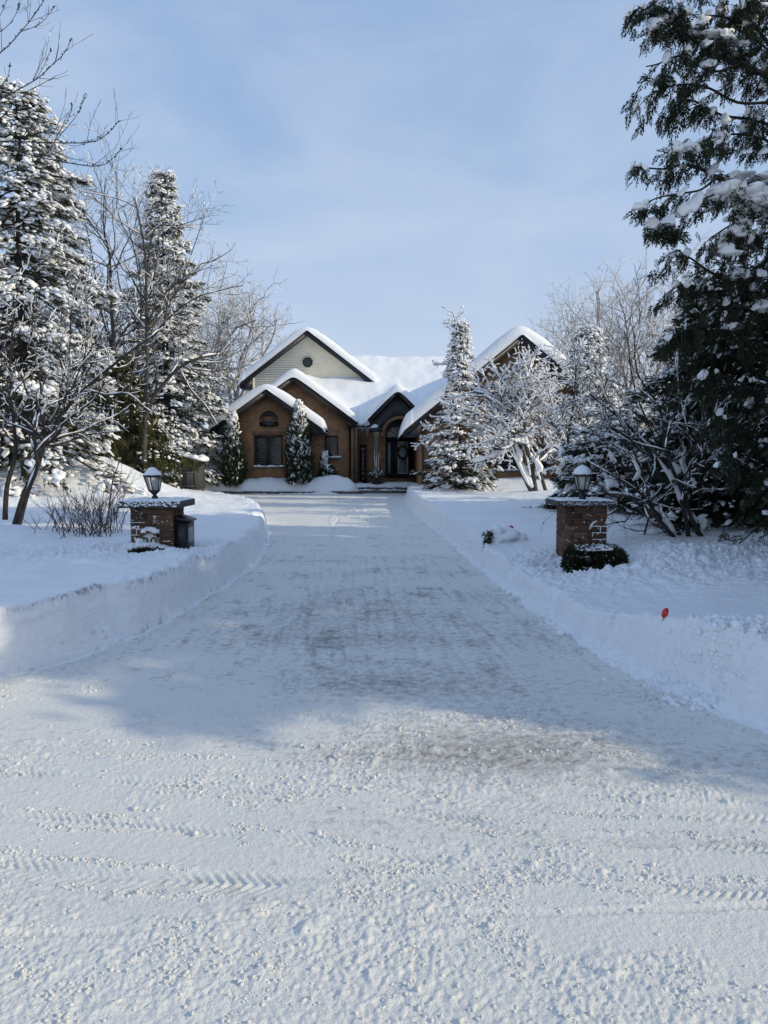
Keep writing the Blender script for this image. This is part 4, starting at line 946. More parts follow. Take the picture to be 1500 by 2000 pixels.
# ================================================================== GATE PILLARS
def pillar(name, label, x0, x1, y0, zbot, cap, seed, snowcap):
    y1 = y0 + (x1 - x0); xc = (x0 + x1) / 2; yc = (y0 + y1) / 2; rs = random.Random(seed)
    T = thing(name, label, 'gate pillar', (xc, yc, zbot), 'brick pillars flanking the driveway')
    ztop = cap[2]; nrow = int(round((ztop - zbot) / .0785)); rh = (ztop - zbot) / nrow; b = MB(); Wd = x1 - x0
    for r_ in range(nrow):
        z0, z1 = zbot + r_ * rh + .005, zbot + (r_ + 1) * rh - .005
        cuts = ([0, .205, .41, Wd] if r_ % 2 else [0, .10, .305, Wd])
        for side in range(4):
            cc = cuts if side % 2 == 0 else [Wd - c for c in cuts[::-1]]
            for a, c in zip(cc[:-1], cc[1:]):
                if side % 2 == 0: lo, hi = a + (.004 if a > 0 else 0), c - .004
                else: lo, hi = a + (.004 if a > 0 else .0), c - .004
                o = rs.uniform(-.002, .003); dp = .06
                # trim corners so neighbours do not overlap
                lo2, hi2 = max(lo, .062 if side % 2 else 0), min(hi, Wd - .062 if side % 2 else Wd)
                if hi2 - lo2 < .02: continue
                if side == 0: b.box(x0 + lo2, x0 + hi2, y0 - o, y0 + dp, z0, z1)
                elif side == 2: b.box(x0 + lo2, x0 + hi2, y1 - dp, y1 + o, z0, z1)
                elif side == 1: b.box(x0 - o, x0 + dp, y0 + lo2, y0 + hi2, z0, z1)
                else: b.box(x1 - dp, x1 + o, y0 + lo2, y0 + hi2, z0, z1)
    b.build('brickwork', PBRICK, T)
    m_ = MB(); m_.box(x0 + .008, x1 - .008, y0 + .008, y1 - .008, zbot, ztop); m_.build('mortar', MORTAR, T)
    # rough stone cap, uneven edges
    cx0, cx1, cz0, cz1 = cap[0], cap[1], cap[2], cap[3]; cy0 = y0 - .12; cy1 = y1 + .12; n = 22
    U, V = np.meshgrid(np.linspace(0, 1, n), np.linspace(0, 1, n)); pr = np.random.RandomState(seed)
    m_ = MB(); xs = cx0 + (cx1 - cx0) * U; yy = cy0 + (cy1 - cy0) * V
    jit = lambda q: .008 * fbm(xs * 9, yy * 9, seed + q, 3)
    edge = np.minimum(np.minimum(U, 1 - U), np.minimum(V, 1 - V)) < .001
    A = np.stack([xs + jit(1) * edge, yy + jit(2) * edge, cz1 + .5 * jit(3) - edge * .006], -1).reshape(-1, 3)
    B = np.stack([xs + jit(4) * edge, yy + jit(5) * edge, cz0 + .5 * jit(6)], -1).reshape(-1, 3); I = np.arange(n * n).reshape(n, n)
    F = np.stack([I[:-1, :-1], I[:-1, 1:], I[1:, 1:], I[1:, :-1]], -1).reshape(-1, 4); m_.add(np.concatenate([A, B]), np.concatenate([F, F[:, ::-1] + n * n]))
    bb = np.concatenate([I[0, :], I[1:, -1], I[-1, -2::-1], I[-2:0:-1, 0]]); m_.F.append(np.stack([bb, bb + n * n, np.roll(bb, -1) + n * n, np.roll(bb, -1)], -1))
    m_.build('slab_cap', SLATE, T)
    # dusting of snow on the cap
    n = 90; U, V = np.meshgrid(np.linspace(0, 1, n), np.linspace(0, 1, n)); xs = cx0 + .005 + (cx1 - cx0 - .01) * U; yy = cy0 + .005 + (cy1 - cy0 - .01) * V
    e = np.clip(np.minimum(np.minimum(U, 1 - U), np.minimum(V, 1 - V)) / .05, 0, 1)
    h_ = (snowcap * (.45 + 1.0 * fbm(xs * 6, yy * 6, seed + 9, 4)) + .012 * fbm(xs * 30, yy * 30, seed + 11, 2)) * np.sqrt(e) - .004
    hh_ = cz1 + h_; I = np.arange(n * n).reshape(n, n); F = np.stack([I[:-1, :-1], I[:-1, 1:], I[1:, 1:], I[1:, :-1]], -1).reshape(-1, 4)
    m_ = MB(); m_.add(np.stack([xs, yy, hh_], -1).reshape(-1, 3), F); m_.build('cap_snow', SNOW, T, True)
    # flecks of snow stuck to the front
    m_ = MB(); rs2 = np.random.RandomState(seed)
    for k in range(60):
        fx, fz = x0 + Wd * rs2.rand(), zbot + (ztop - zbot) * (.35 + .65 * rs2.rand()); V_, F_ = BLS[k % 6]; q = .003 + .006 * rs2.rand()
        m_.inst(V_, F_, np.array([[fx, y0 - .002, fz]]), np.eye(3)[None], np.array([[q * 1.3, q * .6, q]]))
    for k in range(130):
        fx = cx0 + (cx1 - cx0) * rs2.rand(); fz = cz0 + (cz1 - cz0) * (.2 + .8 * rs2.rand()); V_, F_ = BLS[k % 6]; q = (.004 + .007 * rs2.rand()) * (1.2 if seed == 1 else .6)
        m_.inst(V_, F_, np.array([[fx, cy0 - .002, fz]]), np.eye(3)[None], np.array([[q * 1.6, q * .6, q]]))
    m_.build('snow_flecks', SNOW, T, True)
    return T
plL = pillar('brick_pillar', 'brick gate pillar with round number plaque and mailbox on it', -3.08, -2.56, 9.3, -.05, (-3.20, -2.45, .935, 1.02), 1, .030)
plR = pillar('brick_pillar', 'brick gate pillar standing behind the clipped boxwood bush', 2.207, 2.71, 9.3, -.1, (2.09, 2.80, .955, 1.025), 2, .016)
# snow packed in the joints of the right pillar
m_ = MB()
for k, (a, b, c, d) in enumerate(((1152, 1187, 1028, 1028), (1157, 1187, 1040.5, 1040.5), (1157, 1187, 1053.5, 1053.5), (1173, 1173, 1028, 1040), (1157.5, 1157.5, 1041, 1048), (1173, 1173, 1053, 1058))):
    p0 = P(a, c, 9.3); p1 = P(b - .5, d, 9.3); q = [np.array(p0) * (1 - t) + np.array(p1) * t + np.array([0, -.002, .001 * math.sin(t * 30)]) for t in np.linspace(0, 1, 9)]
    m_.tube(q, [.006 + .002 * math.sin(i * 2.1) for i in range(9)], 6)
p = [P(1152, 1034, 9.3), P(1154, 1026, 9.3), P(1160, 1020, 9.3), P(1166, 1017, 9.3)]; m_.tube(np.array(p) - [0, .004, 0], [.006, .014, .016, .004], 6)
p = [P(1182, 1024, 9.3), P(1184, 1020, 9.3), P(1186.5, 1015, 9.3)]; m_.tube(np.array(p) - [0, .003, 0], [.003, .009, .010], 6)
m_.build('joint_snow', SNOW, plR, True)
m_ = MB()
for k, (a, b, c, d) in enumerate(((254, 283, 1020.5, 1020.5), (254, 275, 1032.5, 1032.5), (267, 267, 1033, 1045), (255, 272, 1045, 1045), (318, 334, 1057, 1057), (300, 306, 1020, 1020))):
    p0 = P(a, c, 9.3); p1 = P(b, d, 9.3); m_.tube([np.array(p0) * (1 - t) + np.array(p1) * t + np.array([0, -.002, .001 * math.sin(t * 30)]) for t in np.linspace(0, 1, 7)], [.004 + .0015 * math.sin(i * 2.1) for i in range(7)], 6)
for px_, py_, q in ((302, 1009, .012), (302, 1013, .008), (310, 1023, .006), (262, 1030, .018), (270, 1029, .014)): pillow(m_, np.array(P(px_, py_, 9.3)) - [0, .004, 0], q * 1.3, .008, q, 0, int(px_))
m_.build('joint_snow', SNOW, plL, True)

def lantern(label, px, D, z0, tilt, seed, snowh):
    x = X(px, D); T = thing('post_lantern', label, 'lantern', (x, D, z0), 'lanterns on top of the gate pillars'); n = 6; rot = R(30 + seed * 7)
    tx, ty = tilt; hA, hB = z0 + .115, z0 + .285; rA, rB = .066, .108
    m_ = MB(); m_.lathe([(.042, z0 - .02), (.042, z0 + .035), (.034, z0 + .042), (.022, z0 + .055), (.030, z0 + .068), (.050, z0 + .088), (.070, z0 + .106), (.070, hA)], x, D, 12, rot, tilt); m_.build('base', BLACK, T)
    def c(r_, a, z): return np.array([x + r_ * math.cos(a) + tx * (z - z0), D + r_ * math.sin(a) + ty * (z - z0), z])
    fr_ = MB(); gl = MB()
    for k in range(n):
        a, a2 = rot + 2 * math.pi * k / n, rot + 2 * math.pi * (k + 1) / n
        fr_.beam(c(rA, a, hA), c(rB, a, hB), .012, .012); fr_.beam(c(rB, a, hB), c(rB, a2, hB), .018, .016); fr_.beam(c(rA, a, hA), c(rA, a2, hA), .012, .010)
        gl.add([c(rA - .004, a, hA), c(rA - .004, a2, hA), c(rB - .004, a2, hB), c(rB - .004, a, hB)], [(0, 1, 2, 3)])
    fr_.build('frame', BLACK, T); gl.build('glass', CLEAR, T)
    m_ = MB(); m_.lathe([(.018, hA - .005), (.018, hA + .05), (.013, hA + .052)], x + tx * .12, D, 10, 0, tilt); m_.build('lamp_holder', BLACK, T)
    m_ = MB(); m_.lathe([(.012, hA + .05), (.02, hA + .08), (.018, hA + .12), (.004, hA + .14)], x + tx * .15, D, 10, 0, tilt); m_.build('bulb', CREAMP, T, True)
    oz = tx * (hB - z0); oy = ty * (hB - z0)
    m_ = MB(); m_.lathe([(rB + .012, hB), (rB + .014, hB + .012), (.072, hB + .055), (.03, hB + .098), (.016, hB + .105), (.020, hB + .116), (.012, hB + .128), (.006, hB + .135), (.008, hB + .143), (.002, hB + .165)], x + oz, D + oy, 6, rot, tilt); m_.build('roof', BLACK, T)
    m_ = MB(); m_.lathe([(rB + .004, hB + .015), (rB + .010, hB + .028), (.090 + .01 * seed, hB + .052 + snowh), (.050, hB + .098 + snowh), (.022, hB + .112 + snowh * .7), (.003, hB + .122 + snowh)], x + oz, D + oy, 6, rot + .07, tilt)
    o = m_.build('snow_cap', SNOW, T); 
    return T
lantern('snow capped black lantern on the left gate pillar beside the twiggy shrub', 302, 9.5, 1.02, (-.09, 0), 0, .004)
lantern('round shouldered snow topped black lantern on the right gate pillar', 1139, 9.5, 1.03, (-.02, 0), 1, .022)

# mailbox
x0, x1, y0, y1 = -2.545, -2.405, 9.33, 9.70
mbx = thing('mailbox', 'black metal mailbox fixed to the side of the left pillar', 'mailbox', (x0, y0, .45))
m_ = MB(); m_.prism([(x0, .40), (x1, .40), (x1, .745), (x0, .775)], y0, y1); m_.build('box', BLACK, mbx)
m_ = MB(); m_.prism([(x0 - .005, .79), (x1 + .03, .755), (x1 + .03, .772), (x0 - .005, .83)][::1], y0 - .02, y1 + .02); m_.build('lid', BLACK, mbx)
m_ = MB(); m_.box(x1 + .001, x1 + .012, y0 + .05, y1 - .06, .50, .68); m_.build('newspaper_slot', plain('pale_panel', (.32, .33, .33), .6), mbx)
# number plaque
D_ = 9.278; x_, _, z_ = P(294, 1064, 9.3); pq = thing('number_plaque', 'oval cream house number plaque half buried on the left pillar', 'house number', (x_, D_, z_))
m_ = MB(); n = 40; rx, rz = .118, .155
for a, b, y_, mt, nm in ((1, .82, .0, TAUPE, 'rim'),):
    q = [(x_ + rx * math.cos(t), z_ + rz * math.sin(t)) for t in np.linspace(0, 2 * math.pi, n, endpoint=False)]; m_.prism(q, D_, 9.297); m_.build('rim', TAUPE, pq)
m_ = MB(); q = [(x_ + (rx - .017) * math.cos(t), z_ + (rz - .017) * math.sin(t)) for t in np.linspace(0, 2 * math.pi, n, endpoint=False)]; m_.prism(q, D_ - .006, D_ - .0005); m_.build('face', CREAMP, pq)
text_mesh('20', .19, (x_ - .0, D_ - .009, z_ + .022), .003, BLACK, 'digits', pq)
m_ = MB()
for k, (a, b) in enumerate(((-.07, .165), (-.035, .185), (0, .182), (.035, .185), (.075, .158))): pillow(m_, (x_ + a, D_ - .01, z_ + b), .042, .03, .030, 0, k)
m_.build('snow', SNOW, pq, True)

# ================================================================== clipped bush, buried shrubs
def boxy(name, label, x0, x1, y0, y1, z0, z1, n, seed, snow=True, mat=BOX, group=None, size=.055):
    rs = np.random.RandomState(seed); T = thing(name, label, 'bush', ((x0 + x1) / 2, (y0 + y1) / 2, z0), group)
    # rounded box shell
    c = np.array([(x0 + x1) / 2, (y0 + y1) / 2, (z0 + z1) / 2]); h = np.array([(x1 - x0) / 2, (y1 - y0) / 2, (z1 - z0) / 2])
    d = rs.rand(n, 3) * 2 - 1; d /= np.abs(d).max(1, keepdims=True); e = d / (np.abs(d) ** 3.2).sum(1, keepdims=True) ** (1 / 3.2) * (1 - .35 * rs.rand(n, 1) ** 2)
    e *= (1 + .02 * np.sin(e[:, [0]] * 9 + seed) * np.cos(e[:, [2]] * 7))
    pos = c + e * h; m_ = MB(); scatter(m_, ST, pos, d, size * (.6 + .8 * rs.rand(n)), rs, 2); m_.build('leaves', mat, T)
    m_ = MB(); 
    for k in range(14): m_.tube([c + [0, 0, -h[2]], c + h * rs.uniform(-.5, .5, 3) + [0, 0, 0], c + h * rs.uniform(-.9, .9, 3)], [.012, .008, .004], 4)
    m_.build('stems', BARK, T)
    if snow:
        m_ = MB(); k = rs.rand(n) < .13; q = pos[k] + d[k] / np.linalg.norm(d[k], axis=1, keepdims=True) * .012; q = q[q[:, 1] < y1]; snow_blobs(m_, q, rs.randn(len(q), 3), .006 + .010 * rs.rand(len(q)), rs, .8)
        for k in range(38):
            xx = x0 + .10 + (x1 - x0 - .20) * rs.rand(); yy_ = y0 + .07 + (y1 - y0 - .14) * rs.rand(); V, F = BL[k % 4]; m_.inst(V, F, np.array([[xx, yy_, z1 - .05 * abs((xx - c[0]) / h[0]) ** 2 - .03 * abs((yy_ - c[1]) / h[1]) ** 2 + .012]]), np.eye(3)[None], np.array([[.06 + .05 * rs.rand(), .055, .022 + .014 * rs.rand()]]))
        m_.build('snow', TSNOW, T, True)
    return T
boxy('boxwood_bush', 'clipped dark boxwood dusted with snow in front of the right pillar', 2.13, 2.75, 8.62, 9.06, .10, .49, 8000, 3, size=.055)
boxy('evergreen_shrub', 'sliver of dark shrub showing through snow under the left pillar', -3.0, -2.60, 8.92, 9.10, .22, .43, 1800, 5, False)
x_, _, z_ = P(958, 1065, 11.1); T = thing('buried_shrub', 'small shrub bowed under a snow mound at the right driveway edge', 'bush', (x_, 11.1, .4))
m_ = MB(); rs = np.random.RandomState(8); n = 190; t = rs.rand(n); pos = np.stack([x_ - .03 + .03 * rs.randn(n), 11.0 + .05 * rs.randn(n), .12 + .36 * t], -1)
scatter(m_, ST, pos, np.stack([-np.ones(n), rs.randn(n), rs.randn(n)], -1), .04 + .04 * rs.rand(n), rs, 1.5); m_.build('leaves', CEDAR, T)
m_ = MB()
for k in range(6): m_.tube([(x_ + .05, 11.1, .2), (x_ + .0, 11.05, .45), (x_ - .05 + .01 * k * .5, 11.0, .35 + .03 * k)], [.01, .008, .004], 4)
m_.build('stems', BARK, T)
m_ = MB()
for k, (a, b, c, s1, s2, s3) in enumerate(((.10, .02, .40, .13, .14, .15), (.20, .06, .40, .18, .2, .12), (.07, .0, .28, .12, .14, .16), (.30, .12, .36, .2, .2, .10), (-.02, -.06, .50, .03, .04, .02), (-.05, -.07, .40, .02, .03, .02))): pillow(m_, (x_ + a, 11.1 + b, c), s1, s2, s3, 0, k)
m_.build('snow', SNOW, T, True)

# ================================================================== driveway markers
def marker(label, px, py, D, r_, lean, mat=RED, disc=True, top=None):
    x, _, z = P(px, py, D); zg = gz(x, D) - .15; T = thing('driveway_marker', label, 'driveway marker', (x, D, zg), 'reflective stakes along the driveway')
    xb = x - lean * (z - zg); m_ = MB(); m_.tube([(xb, D + .004, zg), (x, D + .004, z + (.0 if disc else .1))], .004 if disc else .007, 6); m_.build('stake', STAKE if disc else mat, T)
    if disc:
        yaw = R(35) if lean > .1 else R(5); m_ = MB(); n = 24; sx_ = r_ * (.62 if lean > .1 else 1)
        for k, (rr_, y_) in enumerate(((1, .006), (.80, -.001))):
            pr_ = [(x + (sx_ * rr_ * math.cos(a) + lean * r_ * rr_ * math.sin(a)), z + r_ * rr_ * math.sin(a)) for a in np.linspace(0, 2 * math.pi, n, endpoint=False)]
            m_.prism(pr_, D - .004 - .004 * k, D + .004 - .0045 * k)
        m_.build('reflector', mat, T)
    return T
marker('leaning red oval reflector poking from the snow at lower right', 1299, 1197, on_ground(1299, 1197, .035), .036, .25)
marker('round red reflector in the snow behind the mounded shrub', 998, 1031, on_ground(998, 1031, .05, 8), .04, .02)
marker('pale pink stake at the far left bend of the driveway', 434, 986, 27.0, .03, 0, PINK, False)
marker('short dark red stake right of the left pillar', 461, 1041, 14.0, .03, .02, DKRED, False)

# ================================================================== shed and cabin
D_ = 32.5; x0, x1 = X(347, D_), X(388, D_); zb_, zt_ = .3, Z(902, D_)
sh = thing('garden_shed', 'narrow grey panelled garden shed with snow on its flat roof', 'shed', ((x0 + x1) / 2, D_, zb_))
m_ = MB(); m_.box(x0, x1, D_, D_ + 1.1, zb_, zt_); wl = m_.build('wall', SHEDM, sh)
m_ = MB(); m_.box(x0 - .1, x1 + .17, D_ - .12, D_ + 1.2, zt_, zt_ + .07); rf = m_.build('roof', SHEDP, sh)
m_ = MB(); 
for k in range(9): pillow(m_, (x0 + .0 + (x1 - x0 + .08) * k / 8, D_ + .4, zt_ + .10), .19, .62, .17, 0, k)
sub(rf, m_, 'roof_snow', SNOW, True)
m_ = MB(); da, db = x0 + .08, x1 - .12; m_.box(da, db, D_ - .035, D_ - .001, zb_ + .1, zt_ - .12); dr = m_.build('door', SHEDM, sh)
m_ = MB()
for a in (da, (da + db) / 2 - .03, db - .06): m_.box(a, a + .06, D_ - .05, D_ - .036, zb_ + .1, zt_ - .12)
for b in (zb_ + .1, zt_ - .48, zt_ - .19): m_.box(da + .06, db - .06, D_ - .048, D_ - .0365, b, b + .06)
sub(dr, m_, 'door_trim', SHEDP)
m_ = MB()
for k in range(3): a = da + .1 + k * (db - da - .2) / 3; m_.box(a, a + .15, D_ - .055, D_ - .0505, zt_ - .39, zt_ - .24)
sub(dr, m_, 'panes', GLASS)
D_ = 42.0; cb = thing('tan_cabin', 'small tan boarded outbuilding peeping out left of the brick house', 'cabin', (X(440, D_), D_, 0))
xa_, xb_ = X(412, D_), X(470, D_); zl, zr = Z(905, D_), Z(863, D_)
m_ = MB(); zz = 0
while zz < zl: m_.box(xa_, xb_, D_ - .012, D_ + .1, zz + .006, min(zz + .13, zl)); zz += .14
m_.prism([(xa_, 0), (xb_, 0), (xb_, zr), (xa_, zl)], D_ + .001, D_ + 3); 
while zz < zr: xs2 = xa_ + (zz + .13 - zl) / (zr - zl) * (xb_ - xa_); m_.box(max(xa_, xs2), xb_, D_ - .012, D_ + .1, zz + .006, zz + .13); zz += .14
m_.build('wall', TAN, cb)
m_ = MB(); m_.prism([(xa_ - .25, zl - .17), (xb_, zr - .02), (xb_, zr + .16), (xa_ - .25, zl + .0)], D_ - .25, D_ + 3); rf = m_.build('roof', FASCIA, cb)
m_ = MB(); m_.prism([(xa_ - .27, zl + .01), (xb_, zr + .17), (xb_, zr + .45), (xa_ - .1, zl + .28), (xa_ - .25, zl + .18)], D_ - .27, D_ + 3); sub(rf, m_, 'roof_snow', SNOW)
wx0, wx1, wz0, wz1 = X(425, D_), X(441, D_), Z(943, D_), Z(915, D_)
m_ = MB(); m_.box(wx0, wx1, D_ - .05, D_ - .013, wz0, wz1); wd = m_.build('window', WHITE, cb)
m_ = MB()
for b in (0, 1): m_.box(wx0 + .07, wx1 - .07, D_ - .06, D_ - .0505, wz0 + .06 + b * (wz1 - wz0) / 2, wz0 - .04 + (b + 1) * (wz1 - wz0) / 2)
sub(wd, m_, 'pane', GLASS)
# stone kerb in front of the bed
kb = MB(); rs = random.Random(2); x_ = X(415, 34.9)
while x_ < X(698, 34.9):
    w = rs.uniform(.5, .9); kb.box(x_, x_ + w - .012, 34.86, 35.1, -.05, .10 + rs.uniform(0, .025)); x_ += w
tag(kb.build('stone_kerb', STONE), 'low dark stone kerb edging the snowy bed before the house', 'kerb')

# ================================================================== COLUMNAR CEDARS AND SMALL SHRUBS AT THE HOUSE
def columnar(label, px, D, ztop, rad, seed, n=1500, name='columnar_cedar', group='slim cedars against the house wall', sn=.33, lean=0.):
    x = X(px, D); z0 = gz(x, D) - .1; H = ztop - z0; rs = np.random.RandomState(seed); T = thing(name, label, 'shrub' if H < 2 else 'cedar', (x, D, z0), group)
    m_ = MB(); m_.tube([(x, D, z0), (x + lean * .5, D, z0 + H * .5), (x + lean, D, z0 + H * .97)], [.05, .03, .008], 6); m_.build('trunk', BARK, T)
    t = rs.rand(n) ** 1.15; a = rs.rand(n) * 2 * np.pi; pr = np.interp(t, [0, .12, .35, .7, .9, 1], [.85, 1, .95, .62, .28, .05]); bulge = 1 + .13 * np.sin(a * 3 + t * 9 + seed)
    rr_ = rad * pr * bulge * (1 - .4 * rs.rand(n) ** 2); pos = np.stack([x + lean * t + rr_ * np.cos(a), D + rr_ * np.sin(a), z0 + H * t], -1)
    d = np.stack([np.cos(a) * .6, np.sin(a) * .6, np.full(n, .9)], -1) + rs.randn(n, 3) * .2
    m_ = MB(); scatter(m_, ST, pos, d, (.24 + .12 * rs.rand(n)) * (.5 + .5 * pr), rs, 1.5); m_.build('crown', ARB, T)
    k = (rs.rand(n) < sn * (.55 + 1.0 * t)); q = pos[k] + d[k] * .05; q[:, 0] += .0
    m_ = MB(); snow_blobs(m_, q, rs.randn(k.sum(), 3) * .3 + [0, 0, .5] + d[k], (.030 + .045 * rs.rand(k.sum())) * (1 + .7 * t[k]), rs, .7, elong=1.5); m_.build('snow', TSNOW, T, True)
columnar('slim snowy cedar left of the double window at the wall corner', 456, 35.2, Z(806, 35.2), .40, 11, lean=-.02)
columnar('slim snowy cedar between the double window and the small window', 584, 35.2, Z(788, 35.2), .50, 12, 1900, sn=.42)
columnar('tiny snowy spire shrub under the small window', 635, 36.6, Z(886, 36.6), .16, 13, 260, 'spire_shrub', None, .7)
columnar('low snowy shrub at the foot of the small window', 640, 36.2, Z(912, 36.2), .26, 14, 260, 'low_shrub', None, .4)

# twiggy red-brown shrub left of the left pillar
B = Bare(21, 3, (7, 9, 9), .42, .16, .06, .05, rmin=.0022, seg=.12, ang=(15, 45), snow_min=.002)
rs = random.Random(5)
for k in range(95):
    px_ = rs.triangular(70, 255, 190); D0 = rs.uniform(10.6, 11.8); x_ = X(px_, D0); a = rs.uniform(-.7, .75); 
    B.grow(np.array([x_ - .1, D0, gz(x_, D0) - .05]), np.array([a, rs.uniform(-.3, .3), 1.]), rs.uniform(.45, .95) * (.6 + .4 * (px_ - 60) / 190), .006, 1 if k % 3 else 0)
TWIG = plain('red_brown_twigs', (.085, .045, .035), .8, var=.4)
B.done('twiggy_shrub', 'bare reddish twiggy shrub growing behind the left brick pillar', 'shrub', (-4.2, 11.2, .4), None, TWIG)
B = Bare(22, 2, (5, 6), .5, .12, .08, .05, rmin=.002, seg=.15, ang=(20, 50), snow_min=.002)
D0 = 10.4; B.limb([(204, 1040), (212, 1000), (218, 950), (232, 905), (250, 870)], D0, .013, .003, 0, nojit=True); B.limb([(214, 985), (238, 950), (262, 915), (272, 905)], D0, .008, .002, 1)
B.done('bare_sapling', 'thin bare sapling standing up out of the twiggy shrub', 'sapling', (P(204, 1040, D0)[0], D0, .4), None, TWIG)

# ================================================================== TREES, LEFT
conifer('snowy_spruce', 'tall snow laden spruce at the far left edge with a blunt white top', X(52, 20), 20.0, Z(222, 20) - .3, 2.3, 31, 260, .13, .50, .7, .38, 14, .46, .14, group='snow laden spruces left of the driveway', irregular=.25, whorl=24)
conifer('weeping_spruce', 'olive green weeping spruce with hanging branches below the tall left spruce', X(195, 26.5), 26.5, 4.2, 2.7, 32, 160, .16, .55, .5, .46, 9, .22, .10, OLIVE, HT + NT[:2], None, irregular=.3, flat=.5)
conifer('weeping_spruce', 'dark olive spruce half hidden behind bare stems at the left edge', X(30, 24), 24.0, 4.2, 2.5, 33, 150, .2, .7, .5, .42, 9, .28, .10, OLIVE, HT + NT[:3], None, irregular=.3)
conifer('snowy_spruce', 'tall narrow snow covered spruce with a knobbly top left of the house', X(328, 35), 35.0, Z(325, 35) - .25, 2.4, 34, 420, .05, .78, .45, .40, 12, .48, .14, group='snow laden spruces left of the driveway', irregular=.30, whorl=34)
conifer('rounded_yew', 'bushy olive evergreen behind the left lantern', X(262, 28.5), 28.5, 2.7, 1.3, 35, 130, .05, .45, .2, .34, 9, .30, .10, OLIVE, NT, None, irregular=.25)
conifer('rounded_yew', 'bushy olive evergreen just left of the garden shed', X(288, 29.5), 29.5, 2.6, .85, 36, 130, .05, .45, .2, .34, 9, .35, .10, OLIVE, NT, None, irregular=.25)
conifer('snowy_spruce', 'low snowy evergreen between garden shed and tan outbuilding', X(404, 36.5), 36.5, 2.6, .50, 37, 110, .05, .6, .2, .3, 8, .7, .12, OLIVE, NT, 'snow laden spruces left of the driveway', irregular=.25)

# multi-stemmed tree nearest on the left
B = Bare(41, 4, (3.2, 4.6, 8, 8), .42, .22, .04, .45, .85, skip=.3, rmin=.0035, seg=.16, snow_min=.006)
D0 = 12.6
B.limb([(30, 1025), (48, 965), (75, 905), (84, 868), (112, 822), (150, 775), (195, 735), (250, 690), (300, 655)], [12.6, 12.6, 12.6, 12.5, 12.4, 12.3, 12.2, 12, 11.9], .055, .012, 0, t0=.35)
B.limb([(10, 1015), (14, 950), (30, 890), (28, 840), (22, 770), (20, 690), (30, 600)], D0, .045, .010, 0, t0=.35, nojit=True)
B.limb([(36, 1030), (55, 960), (72, 915), (70, 880), (66, 830), (80, 760), (62, 660), (70, 560)], D0, .04, .008, 0, t0=.4)
B.limb([(80, 870), (120, 868), (165, 850), (240, 842)], D0, .022, .006, 1)
B.limb([(84, 868), (120, 835), (150, 805), (230, 798)], D0, .022, .006, 1)
B.limb([(112, 822), (118, 760), (135, 690), (140, 600), (160, 520)], D0, .020, .005, 1)
B.limb([(75, 905), (60, 860), (40, 800), (-20, 740)], D0, .025, .006, 1)
B.limb([(22, 770), (50, 740), (90, 700), (140, 640)], D0, .016, .005, 1)
B.limb([(30, 600), (45, 540), (100, 500), (120, 440)], D0, .010, .004, 1)
B.limb([(195, 735), (215, 760), (260, 780), (330, 790)], D0, .012, .004, 1)
B.done('multistem_tree', 'leaning multi-stemmed bare tree with snow lined limbs at the left edge', 'bare tree', (P(30, 1025, D0)[0], D0, .4), None, BARK)
# bare trees in the middle distance, left
B = Bare(42, 4, (1.2, 2.2, 3.6, 5), .46, .17, .05, .36, .8, rmin=.0045, seg=.35, snow_min=.008)
D0 = 25.0
B.limb([(282, 905), (283, 820), (287, 700), (286, 600), (284, 500), (270, 420), (262, 385)], D0, .085, .015, 0, 1.5, nojit=True)
B.limb([(281, 825), (300, 775), (350, 718), (395, 698), (430, 692)], D0, .075, .025, 1, 1.3)
B.limb([(287, 640), (320, 600), (350, 560), (400, 420)], D0, .04, .01, 1, 1.2)
B.limb([(286, 560), (300, 450), (350, 440), (395, 425)], D0, .03, .01, 1)
B.limb([(350, 718), (372, 760), (400, 790), (425, 830)], D0, .03, .01, 1)
B.done('bare_maple', 'slender bare tree with one long snow topped limb reaching right', 'bare tree', (P(282, 905, D0)[0], D0, .4), 'bare trees between the left spruces', BARKG)
B = Bare(43, 4, (1.2, 2.2, 3.6, 5), .44, .17, .05, .32, .8, rmin=.0045, seg=.35, snow_min=.007)
B.limb([(240, 905), (236, 810), (225, 700), (218, 600), (214, 500), (202, 440), (206, 345)], 26, .10, .012, 0, 1.6, nojit=True)
B.limb([(225, 700), (195, 600), (180, 500), (158, 390)], 26, .05, .01, 1, 1.2)
B.limb([(236, 810), (265, 700), (275, 560), (240, 400)], 26, .05, .01, 1, 1.2)
B.done('bare_maple', 'tall thin bare tree rising in the gap between the two big spruces', 'bare tree', (P(240, 905, 26)[0], 26, .4), 'bare trees between the left spruces', BARKG)
B = Bare(44, 5, (.9, 1.4, 1.9, 2.6, 3), .52, .26, .05, .60, .9, rmin=.0065, seg=.4, snow_min=.008)
B.tree(X(435, 50), 50, Z(515, 50), .26, (0, 0), .28, 10, 1.15)
B.limb([(430, 800), (425, 740), (440, 700), (480, 680), (510, 650)], 50, .12, .03, 1, 1.2)
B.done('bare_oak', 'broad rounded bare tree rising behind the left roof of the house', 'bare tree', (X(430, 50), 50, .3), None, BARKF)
B = Bare(45, 4, (1.0, 1.9, 2.8, 4), .5, .14, .05, .35, rmin=.008, seg=.45, snow_min=.008)
B.tree(X(130, 34), 34, 9.5, .2, (0, 0), .3, 8, .7); B.done('bare_maple', 'bare tree filling the gap behind the left olive spruce', 'bare tree', (X(130, 34), 34, .3), 'bare trees between the left spruces', BARKG)

